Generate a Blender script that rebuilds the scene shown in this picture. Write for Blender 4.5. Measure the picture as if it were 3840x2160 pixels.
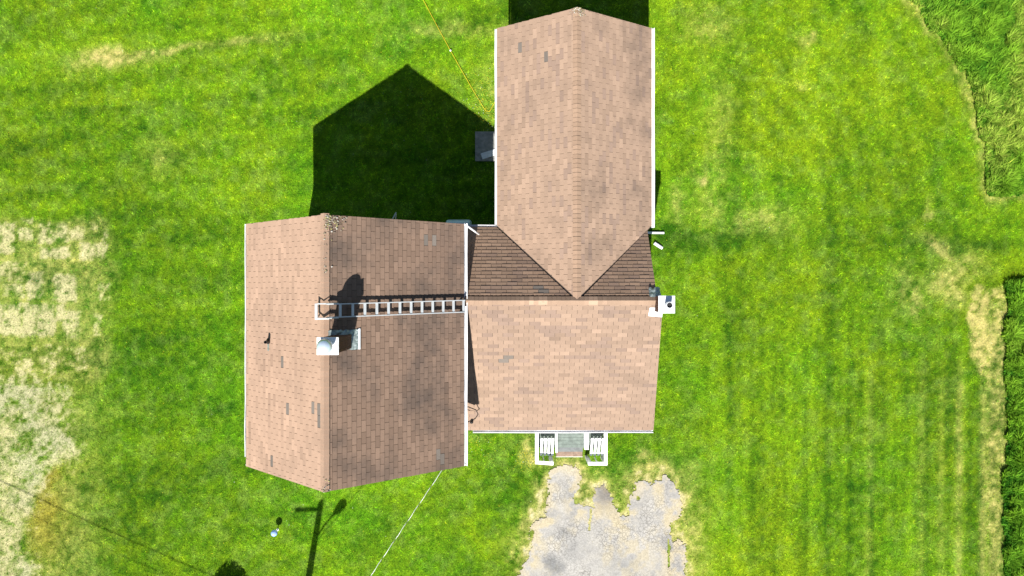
import bpy, math, random
import numpy as np
from mathutils import Matrix, Vector

for o in list(bpy.data.objects):
    bpy.data.objects.remove(o, do_unlink=True)
scene = bpy.context.scene
C = scene.collection
random.seed(7)
RNG = np.random.default_rng(11)

# ------------------------------------------------------------------ camera, sky, sun, exposure
CAM_H = 26.3
cam_d = bpy.data.cameras.new('camera')
cam_d.sensor_width = 36.0
cam_d.lens = 24.0
cam_d.clip_start = 0.5
cam_d.clip_end = 3000.0
cam = bpy.data.objects.new('camera', cam_d)
cam.location = (0, 0, CAM_H)
cam.rotation_euler = (0, 0, 0)
C.objects.link(cam)
scene.camera = cam

SUN_EL = math.radians(49.0)
SUN_AZ = math.radians(9.3)          # shadows fall towards +Y, swung a little to +X
world = bpy.data.worlds.new('World')
scene.world = world
world.use_nodes = True
wn = world.node_tree.nodes
wl = world.node_tree.links
wn.clear()
w_out = wn.new('ShaderNodeOutputWorld')
w_bg = wn.new('ShaderNodeBackground')
w_sky = wn.new('ShaderNodeTexSky')
w_sky.sky_type = 'NISHITA'
w_sky.sun_disc = False
w_sky.sun_elevation = SUN_EL
w_sky.sun_rotation = math.radians(180.0) + SUN_AZ
w_sky.air_density = 1.0
w_sky.dust_density = 0.4
w_sky.ozone_density = 1.2
w_bg.inputs['Strength'].default_value = 0.05
wl.new(w_sky.outputs[0], w_bg.inputs['Color'])
wl.new(w_bg.outputs[0], w_out.inputs['Surface'])

sun_d = bpy.data.lights.new('sun', 'SUN')
sun_d.energy = 5.0
sun_d.angle = math.radians(0.5)
sun_d.color = (1.0, 0.965, 0.90)
sun = bpy.data.objects.new('sun', sun_d)
light_dir = Vector((math.sin(SUN_AZ) * math.cos(SUN_EL), math.cos(SUN_AZ) * math.cos(SUN_EL), -math.sin(SUN_EL)))
sun.rotation_euler = light_dir.to_track_quat('-Z', 'Y').to_euler()
sun.location = (-10, -50, 60)
C.objects.link(sun)

scene.view_settings.view_transform = 'Standard'
scene.view_settings.look = 'None'
scene.view_settings.exposure = 1.05
scene.view_settings.gamma = 1.0
scene.view_settings.use_curve_mapping = False
scene.render.engine = 'CYCLES'
scene.cycles.max_bounces = 6
scene.cycles.use_denoising = True

# ------------------------------------------------------------------ helpers
GS = CAM_H / 2560.0                    # metres per photograph pixel on the ground


def P(px, py, z=0.0):
    k = (CAM_H - z) / 2560.0
    return ((px - 1920.0) * k, (1080.0 - py) * k, z)


def link(o):
    C.objects.link(o)
    return o


def tag(o, label=None, cat=None, group=None, kind=None):
    if label:
        o['label'] = label
    if cat:
        o['category'] = cat
    if group:
        o['group'] = group
    if kind:
        o['kind'] = kind
    return o


def empty(name, loc):
    o = bpy.data.objects.new(name, None)
    o.empty_display_size = 0.3
    o.location = loc
    return link(o)


def par(o, parent):
    if parent is not None:
        o.parent = parent
        o.matrix_parent_inverse = Matrix.Translation(parent.location).inverted()
    return o


class MB:
    def __init__(self):
        self.v = []
        self.f = []

    def add(self, vs, fs):
        b = len(self.v)
        self.v += [tuple(p) for p in vs]
        self.f += [tuple(i + b for i in f) for f in fs]
        return self

    def box(self, x0, x1, y0, y1, z0, z1):
        vs = [(x, y, z) for z in (z0, z1) for y in (y0, y1) for x in (x0, x1)]
        return self.add(vs, [(0, 2, 3, 1), (4, 5, 7, 6), (0, 1, 5, 4), (2, 6, 7, 3), (0, 4, 6, 2), (1, 3, 7, 5)])

    def bar(self, a, b, w, h, up=(0, 0, 1)):
        """box of width w and height h along a-b"""
        a = Vector(a); b = Vector(b); d = (b - a).normalized()
        up = Vector(up)
        s = d.cross(up).normalized(); u = s.cross(d).normalized()
        vs = []
        for p in (a, b):
            for su, ss in ((-1, -1), (-1, 1), (1, 1), (1, -1)):
                vs.append(p + s * (ss * w / 2) + u * (su * h / 2))
        return self.add(vs, [(0, 1, 2, 3), (7, 6, 5, 4), (0, 4, 5, 1), (1, 5, 6, 2), (2, 6, 7, 3), (3, 7, 4, 0)])

    def tube(self, pts, r, n=8, cap=True):
        pts = [Vector(p) for p in pts]
        rs = r if isinstance(r, (list, tuple)) else [r] * len(pts)
        vs = []
        ref = None
        for i, p in enumerate(pts):
            d = (pts[min(i + 1, len(pts) - 1)] - pts[max(i - 1, 0)]).normalized()
            if ref is None:
                ref = Vector((0, 0, 1)) if abs(d.z) < 0.9 else Vector((1, 0, 0))
            s = d.cross(ref).normalized(); u = s.cross(d).normalized()
            ref = u
            for k in range(n):
                a = 2 * math.pi * k / n
                vs.append(p + (s * math.cos(a) + u * math.sin(a)) * rs[i])
        fs = []
        for i in range(len(pts) - 1):
            for k in range(n):
                k2 = (k + 1) % n
                fs.append((i * n + k, i * n + k2, (i + 1) * n + k2, (i + 1) * n + k))
        if cap:
            fs.append(tuple(range(n - 1, -1, -1)))
            fs.append(tuple((len(pts) - 1) * n + k for k in range(n)))
        return self.add(vs, fs)

    def lathe(self, c, prof, n=20):
        """prof: list of (radius, z) from bottom to top, about the vertical axis at c"""
        vs = []
        for r, z in prof:
            for k in range(n):
                a = 2 * math.pi * k / n
                vs.append((c[0] + r * math.cos(a), c[1] + r * math.sin(a), c[2] + z))
        fs = []
        m = len(prof)
        for i in range(m - 1):
            for k in range(n):
                k2 = (k + 1) % n
                fs.append((i * n + k, i * n + k2, (i + 1) * n + k2, (i + 1) * n + k))
        fs.append(tuple(range(n - 1, -1, -1)))
        fs.append(tuple((m - 1) * n + k for k in range(n)))
        return self.add(vs, fs)

    def prism(self, poly, z0, z1):
        n = len(poly)
        vs = [(x, y, z0) for x, y in poly] + [(x, y, z1) for x, y in poly]
        fs = [tuple(range(n - 1, -1, -1)), tuple(range(n, 2 * n))]
        fs += [(i, (i + 1) % n, n + (i + 1) % n, n + i) for i in range(n)]
        return self.add(vs, fs)

    def mesh(self, name, mat, smooth=False):
        me = bpy.data.meshes.new(name)
        me.from_pydata(self.v, [], self.f)
        if smooth:
            for p in me.polygons:
                p.use_smooth = True
        if mat:
            me.materials.append(mat)
        me.update()
        return me

    def build(self, name, mat, parent=None, smooth=False, bevel=0.0):
        o = link(bpy.data.objects.new(name, self.mesh(name, mat, smooth)))
        if bevel:
            b = o.modifiers.new('bevel', 'BEVEL')
            b.width = bevel
            b.segments = 2
            b.limit_method = 'ANGLE'
        return par(o, parent)


def np_mesh(name, verts, tris, cols, mat, quads=False):
    """big mesh straight from numpy arrays, with a colour per vertex"""
    me = bpy.data.meshes.new(name)
    k = tris.shape[1]
    me.vertices.add(len(verts))
    me.vertices.foreach_set('co', verts.astype(np.float32).ravel())
    me.loops.add(tris.size)
    me.loops.foreach_set('vertex_index', tris.astype(np.int32).ravel())
    me.polygons.add(len(tris))
    me.polygons.foreach_set('loop_start', np.arange(0, tris.size, k, dtype=np.int32))
    me.polygons.foreach_set('loop_total', np.full(len(tris), k, dtype=np.int32))
    at = me.attributes.new('Col', 'FLOAT_COLOR', 'POINT')
    c4 = np.ones((len(verts), 4), np.float32)
    c4[:, :3] = cols
    at.data.foreach_set('color', c4.ravel())
    me.materials.append(mat)
    me.update(calc_edges=True)
    return link(bpy.data.objects.new(name, me))


# ------------------------------------------------------------------ materials
def new_mat(name):
    m = bpy.data.materials.new(name)
    m.use_nodes = True
    nt = m.node_tree
    bsdf = nt.nodes['Principled BSDF']
    return m, nt, bsdf


def simple(name, col, rough=0.6, metal=0.0, var=0.08, scale=6.0, bump=0.0, bscale=60.0, spec=0.4):
    m, nt, b = new_mat(name)
    b.inputs['Roughness'].default_value = rough
    b.inputs['Metallic'].default_value = metal
    b.inputs['Specular IOR Level'].default_value = spec
    geo = nt.nodes.new('ShaderNodeNewGeometry')
    nz = nt.nodes.new('ShaderNodeTexNoise')
    nz.inputs['Scale'].default_value = scale
    nz.inputs['Detail'].default_value = 5
    nt.links.new(geo.outputs['Position'], nz.inputs['Vector'])
    mr = nt.nodes.new('ShaderNodeMapRange')
    mr.inputs['From Min'].default_value = 0.3
    mr.inputs['From Max'].default_value = 0.7
    mr.inputs['To Min'].default_value = 1 - var
    mr.inputs['To Max'].default_value = 1 + var
    nt.links.new(nz.outputs['Fac'], mr.inputs['Value'])
    mx = nt.nodes.new('ShaderNodeVectorMath')
    mx.operation = 'SCALE'
    mx.inputs[0].default_value = col
    nt.links.new(mr.outputs['Result'], mx.inputs['Scale'])
    nt.links.new(mx.outputs['Vector'], b.inputs['Base Color'])
    if bump:
        n2 = nt.nodes.new('ShaderNodeTexNoise')
        n2.inputs['Scale'].default_value = bscale
        n2.inputs['Detail'].default_value = 4
        nt.links.new(geo.outputs['Position'], n2.inputs['Vector'])
        bp = nt.nodes.new('ShaderNodeBump')
        bp.inputs['Strength'].default_value = bump
        bp.inputs['Distance'].default_value = 0.02
        nt.links.new(n2.outputs['Fac'], bp.inputs['Height'])
        nt.links.new(bp.outputs['Normal'], b.inputs['Normal'])
    return m


def attr_mat(name, rough=0.8, transl=0.0, spec=0.2):
    """colour read from the mesh's own Col attribute, as blades and pieces differ one from another"""
    m, nt, b = new_mat(name)
    at = nt.nodes.new('ShaderNodeAttribute')
    at.attribute_name = 'Col'
    b.inputs['Roughness'].default_value = rough
    b.inputs['Specular IOR Level'].default_value = spec
    nt.links.new(at.outputs['Color'], b.inputs['Base Color'])
    if transl:
        tr = nt.nodes.new('ShaderNodeBsdfTranslucent')
        nt.links.new(at.outputs['Color'], tr.inputs['Color'])
        mix = nt.nodes.new('ShaderNodeMixShader')
        mix.inputs['Fac'].default_value = transl
        nt.links.new(b.outputs[0], mix.inputs[1])
        nt.links.new(tr.outputs[0], mix.inputs[2])
        nt.links.new(mix.outputs[0], nt.nodes['Material Output'].inputs['Surface'])
    return m


def ground_mat():
    m, nt, b = new_mat('lawn_soil')
    L = nt.links.new
    at = nt.nodes.new('ShaderNodeAttribute'); at.attribute_name = 'Col'
    geo = nt.nodes.new('ShaderNodeNewGeometry')
    n1 = nt.nodes.new('ShaderNodeTexNoise'); n1.inputs['Scale'].default_value = 14; n1.inputs['Detail'].default_value = 6
    n1.inputs['Roughness'].default_value = 0.7
    L(geo.outputs['Position'], n1.inputs['Vector'])
    mr = nt.nodes.new('ShaderNodeMapRange')
    mr.inputs['From Min'].default_value = 0.3; mr.inputs['From Max'].default_value = 0.7
    mr.inputs['To Min'].default_value = 0.55; mr.inputs['To Max'].default_value = 1.35
    L(n1.outputs['Fac'], mr.inputs['Value'])
    vm = nt.nodes.new('ShaderNodeVectorMath'); vm.operation = 'SCALE'
    L(at.outputs['Color'], vm.inputs[0]); L(mr.outputs['Result'], vm.inputs['Scale'])
    L(vm.outputs['Vector'], b.inputs['Base Color'])
    b.inputs['Roughness'].default_value = 0.95
    b.inputs['Specular IOR Level'].default_value = 0.1
    bp = nt.nodes.new('ShaderNodeBump'); bp.inputs['Strength'].default_value = 0.8; bp.inputs['Distance'].default_value = 0.03
    L(n1.outputs['Fac'], bp.inputs['Height']); L(bp.outputs['Normal'], b.inputs['Normal'])
    return m


def driveway_mat():
    m, nt, b = new_mat('broken_asphalt')
    L = nt.links.new
    at = nt.nodes.new('ShaderNodeAttribute'); at.attribute_name = 'Col'
    geo = nt.nodes.new('ShaderNodeNewGeometry')
    wz = nt.nodes.new('ShaderNodeTexNoise'); wz.inputs['Scale'].default_value = 5; wz.inputs['Detail'].default_value = 4
    L(geo.outputs['Position'], wz.inputs['Vector'])
    wv = nt.nodes.new('ShaderNodeVectorMath'); wv.operation = 'SCALE'; wv.inputs['Scale'].default_value = 0.22
    L(wz.outputs['Color'], wv.inputs[0])
    ad = nt.nodes.new('ShaderNodeVectorMath'); ad.operation = 'ADD'
    L(geo.outputs['Position'], ad.inputs[0]); L(wv.outputs['Vector'], ad.inputs[1])
    vo = nt.nodes.new('ShaderNodeTexVoronoi'); vo.feature = 'DISTANCE_TO_EDGE'; vo.inputs['Scale'].default_value = 7.5
    L(ad.outputs['Vector'], vo.inputs['Vector'])
    cr = nt.nodes.new('ShaderNodeMapRange')
    cr.inputs['From Min'].default_value = 0.0; cr.inputs['From Max'].default_value = 0.075
    L(vo.outputs['Distance'], cr.inputs['Value'])
    # cracks open up only in places
    pn = nt.nodes.new('ShaderNodeTexNoise'); pn.inputs['Scale'].default_value = 0.9; pn.inputs['Detail'].default_value = 4
    L(geo.outputs['Position'], pn.inputs['Vector'])
    pr = nt.nodes.new('ShaderNodeMapRange')
    pr.inputs['From Min'].default_value = 0.42; pr.inputs['From Max'].default_value = 0.62
    pr.inputs['To Min'].default_value = 0.06; pr.inputs['To Max'].default_value = 0.5
    L(pn.outputs['Fac'], pr.inputs['Value'])
    inv = nt.nodes.new('ShaderNodeMath'); inv.operation = 'SUBTRACT'; inv.inputs[0].default_value = 1.0
    L(cr.outputs['Result'], inv.inputs[1])
    mk = nt.nodes.new('ShaderNodeMath'); mk.operation = 'MULTIPLY'
    L(inv.outputs[0], mk.inputs[0]); L(pr.outputs['Result'], mk.inputs[1])
    st = nt.nodes.new('ShaderNodeTexNoise'); st.inputs['Scale'].default_value = 20; st.inputs['Detail'].default_value = 6
    st.inputs['Roughness'].default_value = 0.8
    L(geo.outputs['Position'], st.inputs['Vector'])
    sr = nt.nodes.new('ShaderNodeMapRange')
    sr.inputs['From Min'].default_value = 0.3; sr.inputs['From Max'].default_value = 0.7
    sr.inputs['To Min'].default_value = 0.68; sr.inputs['To Max'].default_value = 1.32
    L(st.outputs['Fac'], sr.inputs['Value'])
    sc = nt.nodes.new('ShaderNodeVectorMath'); sc.operation = 'SCALE'
    L(at.outputs['Color'], sc.inputs[0]); L(sr.outputs['Result'], sc.inputs['Scale'])
    mix = nt.nodes.new('ShaderNodeMix'); mix.data_type = 'RGBA'
    L(mk.outputs[0], mix.inputs['Factor'])
    L(sc.outputs['Vector'], mix.inputs['A'])
    mix.inputs['B'].default_value = (0.05, 0.042, 0.032, 1)
    L(mix.outputs['Result'], b.inputs['Base Color'])
    b.inputs['Roughness'].default_value = 0.9
    hs = nt.nodes.new('ShaderNodeMath'); hs.operation = 'MULTIPLY_ADD'; hs.inputs[1].default_value = -2.0
    L(mk.outputs[0], hs.inputs[0]); L(st.outputs['Fac'], hs.inputs[2])
    bp = nt.nodes.new('ShaderNodeBump'); bp.inputs['Strength'].default_value = 0.7; bp.inputs['Distance'].default_value = 0.015
    L(hs.outputs[0], bp.inputs['Height']); L(bp.outputs['Normal'], b.inputs['Normal'])
    return m


def shingle_mat(name, stain, stain_scale):
    m, nt, b = new_mat(name)
    L = nt.links.new
    at = nt.nodes.new('ShaderNodeAttribute'); at.attribute_name = 'Col'
    geo = nt.nodes.new('ShaderNodeNewGeometry')
    # cloudy algae stains
    n1 = nt.nodes.new('ShaderNodeTexNoise'); n1.inputs['Scale'].default_value = stain_scale; n1.inputs['Detail'].default_value = 5
    n1.inputs['Roughness'].default_value = 0.62
    L(geo.outputs['Position'], n1.inputs['Vector'])
    m1 = nt.nodes.new('ShaderNodeMapRange')
    m1.inputs['From Min'].default_value = 0.47; m1.inputs['From Max'].default_value = 0.70
    m1.inputs['To Min'].default_value = 0.0; m1.inputs['To Max'].default_value = stain
    L(n1.outputs['Fac'], m1.inputs['Value'])
    sw = nt.nodes.new('ShaderNodeMath'); sw.operation = 'MULTIPLY'
    L(m1.outputs['Result'], sw.inputs[0]); L(at.outputs['Alpha'], sw.inputs[1])
    # mineral granules
    n2 = nt.nodes.new('ShaderNodeTexNoise'); n2.inputs['Scale'].default_value = 45; n2.inputs['Detail'].default_value = 4
    n2.inputs['Roughness'].default_value = 0.8
    L(geo.outputs['Position'], n2.inputs['Vector'])
    m2 = nt.nodes.new('ShaderNodeMapRange')
    m2.inputs['From Min'].default_value = 0.3; m2.inputs['From Max'].default_value = 0.7
    m2.inputs['To Min'].default_value = 0.86; m2.inputs['To Max'].default_value = 1.14
    L(n2.outputs['Fac'], m2.inputs['Value'])
    vm = nt.nodes.new('ShaderNodeVectorMath'); vm.operation = 'SCALE'
    L(at.outputs['Color'], vm.inputs[0]); L(m2.outputs['Result'], vm.inputs['Scale'])
    mix = nt.nodes.new('ShaderNodeMix'); mix.data_type = 'RGBA'
    L(sw.outputs[0], mix.inputs['Factor']); L(vm.outputs['Vector'], mix.inputs['A'])
    mix.inputs['B'].default_value = (0.055, 0.047, 0.043, 1)
    L(mix.outputs['Result'], b.inputs['Base Color'])
    b.inputs['Roughness'].default_value = 0.92
    b.inputs['Specular IOR Level'].default_value = 0.15
    bp = nt.nodes.new('ShaderNodeBump'); bp.inputs['Strength'].default_value = 0.35; bp.inputs['Distance'].default_value = 0.006
    L(n2.outputs['Fac'], bp.inputs['Height']); L(bp.outputs['Normal'], b.inputs['Normal'])
    return m


M_ground = ground_mat()
M_drive = driveway_mat()
M_blade = attr_mat('grass_blade', 0.75, 0.38, 0.08)
M_sh_main = shingle_mat('shingle_brown_stained', 0.72, 0.62)
M_sh_light = shingle_mat('shingle_tan_blend', 0.42, 0.8)
M_deck = simple('roof_underlay', (0.05, 0.038, 0.03), 0.95)
M_white = simple('white_paint', (0.80, 0.80, 0.80), 0.45, var=0.06, scale=4)
M_gutter = simple('white_gutter', (0.66, 0.66, 0.67), 0.4, var=0.14, scale=2.2)
M_siding = simple('white_siding', (0.72, 0.72, 0.70), 0.6, var=0.05)
M_alu = simple('aluminium', (0.47, 0.49, 0.50), 0.45, 0.15, 0.08, 12)
M_steel = simple('bright_cowl_metal', (0.62, 0.72, 0.84), 0.22, 0.45, 0.05, 9, spec=.6)
M_sheet = simple('sheet_metal_pale', (0.74, 0.76, 0.78), 0.4, 0.25, 0.10, 8)
M_lead = simple('flashing_tin', (0.30, 0.35, 0.34), 0.5, 0.5, 0.35, 14)
M_black = simple('black_plastic', (0.012, 0.012, 0.013), 0.5)
M_brick = simple('brown_brick', (0.105, 0.048, 0.028), 0.9, var=0.35, scale=18, bump=0.4)
M_mortar = simple('mortar', (0.22, 0.15, 0.10), 0.95, var=0.2)
M_tank = simple('oil_tank_paint', (0.56, 0.70, 0.75), 0.4, 0.1, 0.1, 5)
M_concrete = simple('concrete', (0.20, 0.20, 0.185), 0.9, var=0.3, scale=7, bump=0.4)
M_plank = simple('weathered_plank', (0.55, 0.57, 0.58), 0.7, var=0.15, scale=12)
M_deckgreen = simple('deck_paint_grey_green', (0.135, 0.165, 0.145), 0.7, var=0.25, scale=7, bump=0.2)
M_deckwood = simple('bare_step_wood', (0.23, 0.16, 0.12), 0.85, var=0.25, scale=9, bump=0.3)
M_deckgrey = simple('grey_step_paint', (0.15, 0.16, 0.16), 0.8, var=0.2, scale=9)
M_pole = simple('pole_wood', (0.16, 0.12, 0.09), 0.9, var=0.2)
M_yellow = simple('yellow_cord', (0.55, 0.42, 0.02), 0.6)
M_cable = simple('bare_cable', (0.62, 0.64, 0.62), 0.4, 0.4)
M_globe = simple('blue_globe', (0.30, 0.45, 0.90), 0.15, var=0.12, scale=9, spec=0.6)
M_glass = simple('window_glass', (0.03, 0.04, 0.05), 0.05, spec=0.8)
M_bark = simple('bark', (0.10, 0.075, 0.055), 0.95, var=0.3, bump=0.5)
M_lichen = attr_mat('lichen', 0.95)
M_leaf = attr_mat('tree_leaf', 0.6, 0.25)
M_flower = attr_mat('dandelion', 0.7)

# ------------------------------------------------------------------ noise and ground fields
_T = RNG.random(1 << 16).astype(np.float32)


def vn(x, y, seed=0):
    xi = np.floor(x).astype(np.int64); yi = np.floor(y).astype(np.int64)
    fx = (x - xi); fy = (y - yi)
    fx = fx * fx * (3 - 2 * fx); fy = fy * fy * (3 - 2 * fy)

    def h(a, b):
        k = (a * 73856093) ^ (b * 19349663) ^ (seed * 83492791)
        k = k ^ (k >> 13)
        return _T[(k * 1274126177 >> 7) & 65535]
    return (h(xi, yi) * (1 - fx) + h(xi + 1, yi) * fx) * (1 - fy) + (h(xi, yi + 1) * (1 - fx) + h(xi + 1, yi + 1) * fx) * fy


def fbm(x, y, seed=0, oct=4, gain=0.55):
    s = 0.0; a = 1.0; t = 0.0
    for i in range(oct):
        s = s + a * vn(x * 2 ** i + 17.3 * i, y * 2 ** i - 9.1 * i, seed + i * 7)
        t += a
        a *= gain
    return s / t


def sst(a, b, x):
    t = np.clip((x - a) / (b - a), 0, 1)
    return t * t * (3 - 2 * t)


def sdf(poly, x, y):
    """signed distance to a polygon, negative inside"""
    d = np.full(x.shape, 1e9)
    ins = np.zeros(x.shape, bool)
    n = len(poly)
    for i in range(n):
        ax, ay = poly[i]; bx, by = poly[(i + 1) % n]
        ex, ey = bx - ax, by - ay
        wx, wy = x - ax, y - ay
        t = np.clip((wx * ex + wy * ey) / (ex * ex + ey * ey + 1e-9), 0, 1)
        d = np.minimum(d, (wx - ex * t) ** 2 + (wy - ey * t) ** 2)
        c = ((ay <= y) != (by <= y))
        xx = ax + (y - ay) / (by - ay + 1e-12) * ex
        ins ^= c & (x < xx)
    d = np.sqrt(d)
    return np.where(ins, -d, d)


DRIVE = [(2056, 1775), (2075, 1752), (2120, 1740), (2165, 1745), (2182, 1795), (2174, 1838), (2150, 1866), (2160, 1888), (2200, 1893),
         (2222, 1905), (2222, 1862), (2240, 1822), (2262, 1812), (2290, 1850), (2308, 1902), (2330, 1935), (2356, 1925), (2362, 1862), (2378, 1808),
         (2412, 1798), (2440, 1808), (2478, 1800), (2492, 1772), (2525, 1800), (2552, 1842), (2557, 1900), (2552, 1945), (2520, 1962), (2512, 1995),
         (2520, 2025), (2545, 2012), (2570, 2050), (2574, 2160), (2590, 2700), (1905, 2700), (1946, 2160), (1968, 2100), (1990, 2050), (1976, 1985), (1988, 1965),
         (2010, 1942), (2046, 1938), (2046, 1860)]
TALL_A = [(3355, -400), (3400, 10), (3480, 95), (3545, 170), (3600, 270), (3640, 380), (3672, 490), (3695, 600), (3705, 690), (3712, 738),
          (3790, 725), (4200, 715), (4400, 715), (4400, -400)]
TALL_B = [(3762, 1058), (3800, 1050), (4400, 1035), (4400, 2600), (3735, 2600), (3752, 2160), (3758, 1900), (3765, 1500), (3766, 1300)]
STRAW = [(3640, 1105), (3672, 1080), (3735, 1065), (3764, 1060), (3766, 1300), (3758, 1900), (3752, 2400), (3700, 2400), (3690, 1500), (3650, 1290), (3632, 1200)]
SOIL_BOT = [(-300, 1425), (60, 1430), (120, 1425), (200, 1445), (250, 1500), (232, 1560), (262, 1640), (286, 1690), (250, 1722), (200, 1752),
            (150, 1805), (118, 1870), (92, 1925), (88, 2000), (110, 2080), (132, 2160), (140, 2500), (-300, 2500)]
BEDS = [(-40, 835, 62, 948, 1), (66, 852, 124, 898, 1), (82, 815, 122, 842, .8), (143, 828, 252, 908, .9), (150, 925, 262, 968, .85),
        (252, 846, 325, 905, .6), (298, 912, 405, 972, .8), (340, 826, 402, 862, .6), (380, 860, 408, 940, .6),
        (-40, 985, 100, 1062, .62), (8, 1064, 88, 1112, .8), (104, 1018, 166, 1122, .95), (194, 1028, 282, 1128, 1), (364, 1050, 412, 1132, .55),
        (-40, 1136, 74, 1257, 1), (79, 1140, 207, 1264, 1), (210, 1140, 242, 1204, .8), (238, 1168, 303, 1272, .8), (352, 1178, 382, 1262, .6),
        (-40, 1300, 140, 1390, .45), (150, 1300, 330, 1400, .55), (-40, 1385, 110, 1440, .7)]
DRY = [  # cx, cy, rx, ry, tilt degrees, strength
    (425, 222, 130, 30, -6, .95), (560, 195, 240, 14, -7, .55), (850, 160, 260, 14, -6, .30), (600, 600, 60, 70, 0, .22),
    (2632, 690, 22, 26, 0, 1.0), (2620, 650, 40, 30, 0, .35), (2540, 770, 30, 60, 0, .4), (2660, 780, 60, 70, 0, .3), (2850, 820, 110, 50, 0, .34),
    (3540, 940, 85, 26, 35, .5), (3495, 800, 20, 20, 0, .6), (3520, 920, 24, 14, 0, .6), (3560, 1060, 70, 60, -30, .52), (3620, 1010, 70, 50, -20, .42), (3400, 1085, 40, 75, 10, .36),
    (3440, 1130, 20, 60, 0, .6), (3575, 1110, 50, 40, 0, .5), (2416, 1693, 26, 26, 0, .9), (2440, 1760, 70, 34, -15, .6), (1988, 1690, 26, 55, 0, .85), (2080, 1752, 35, 18, 0, .9),
    (2600, 2050, 55, 180, 0, .45), (2585, 1850, 40, 110, 0, .35), (2260, 1790, 30, 40, 0, .5), (2320, 1850, 60, 80, 0, .4), (1935, 2080, 38, 60, -20, .6), (2010, 1900, 40, 60, 0, .4),
    (3030, 150, 30, 20, 0, .5), (2990, 330, 24, 18, 0, .3), (2650, 100, 80, 60, 0, .3), (2700, 500, 50, 190, 0, .18), (1720, 110, 200, 26, 0, .30),
    (1850, 330, 50, 110, 0, .25), (3480, 780, 12, 40, 0, .3)]

GX0, GX1, GY0, GY1, GST = -24.0, 24.0, -15.0, 15.0, 0.08
gx = np.arange(GX0, GX1 + 1e-6, GST)
gy = np.arange(GY0, GY1 + 1e-6, GST)
NX, NY = len(gx), len(gy)
X, Y = np.meshgrid(gx, gy)


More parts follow.
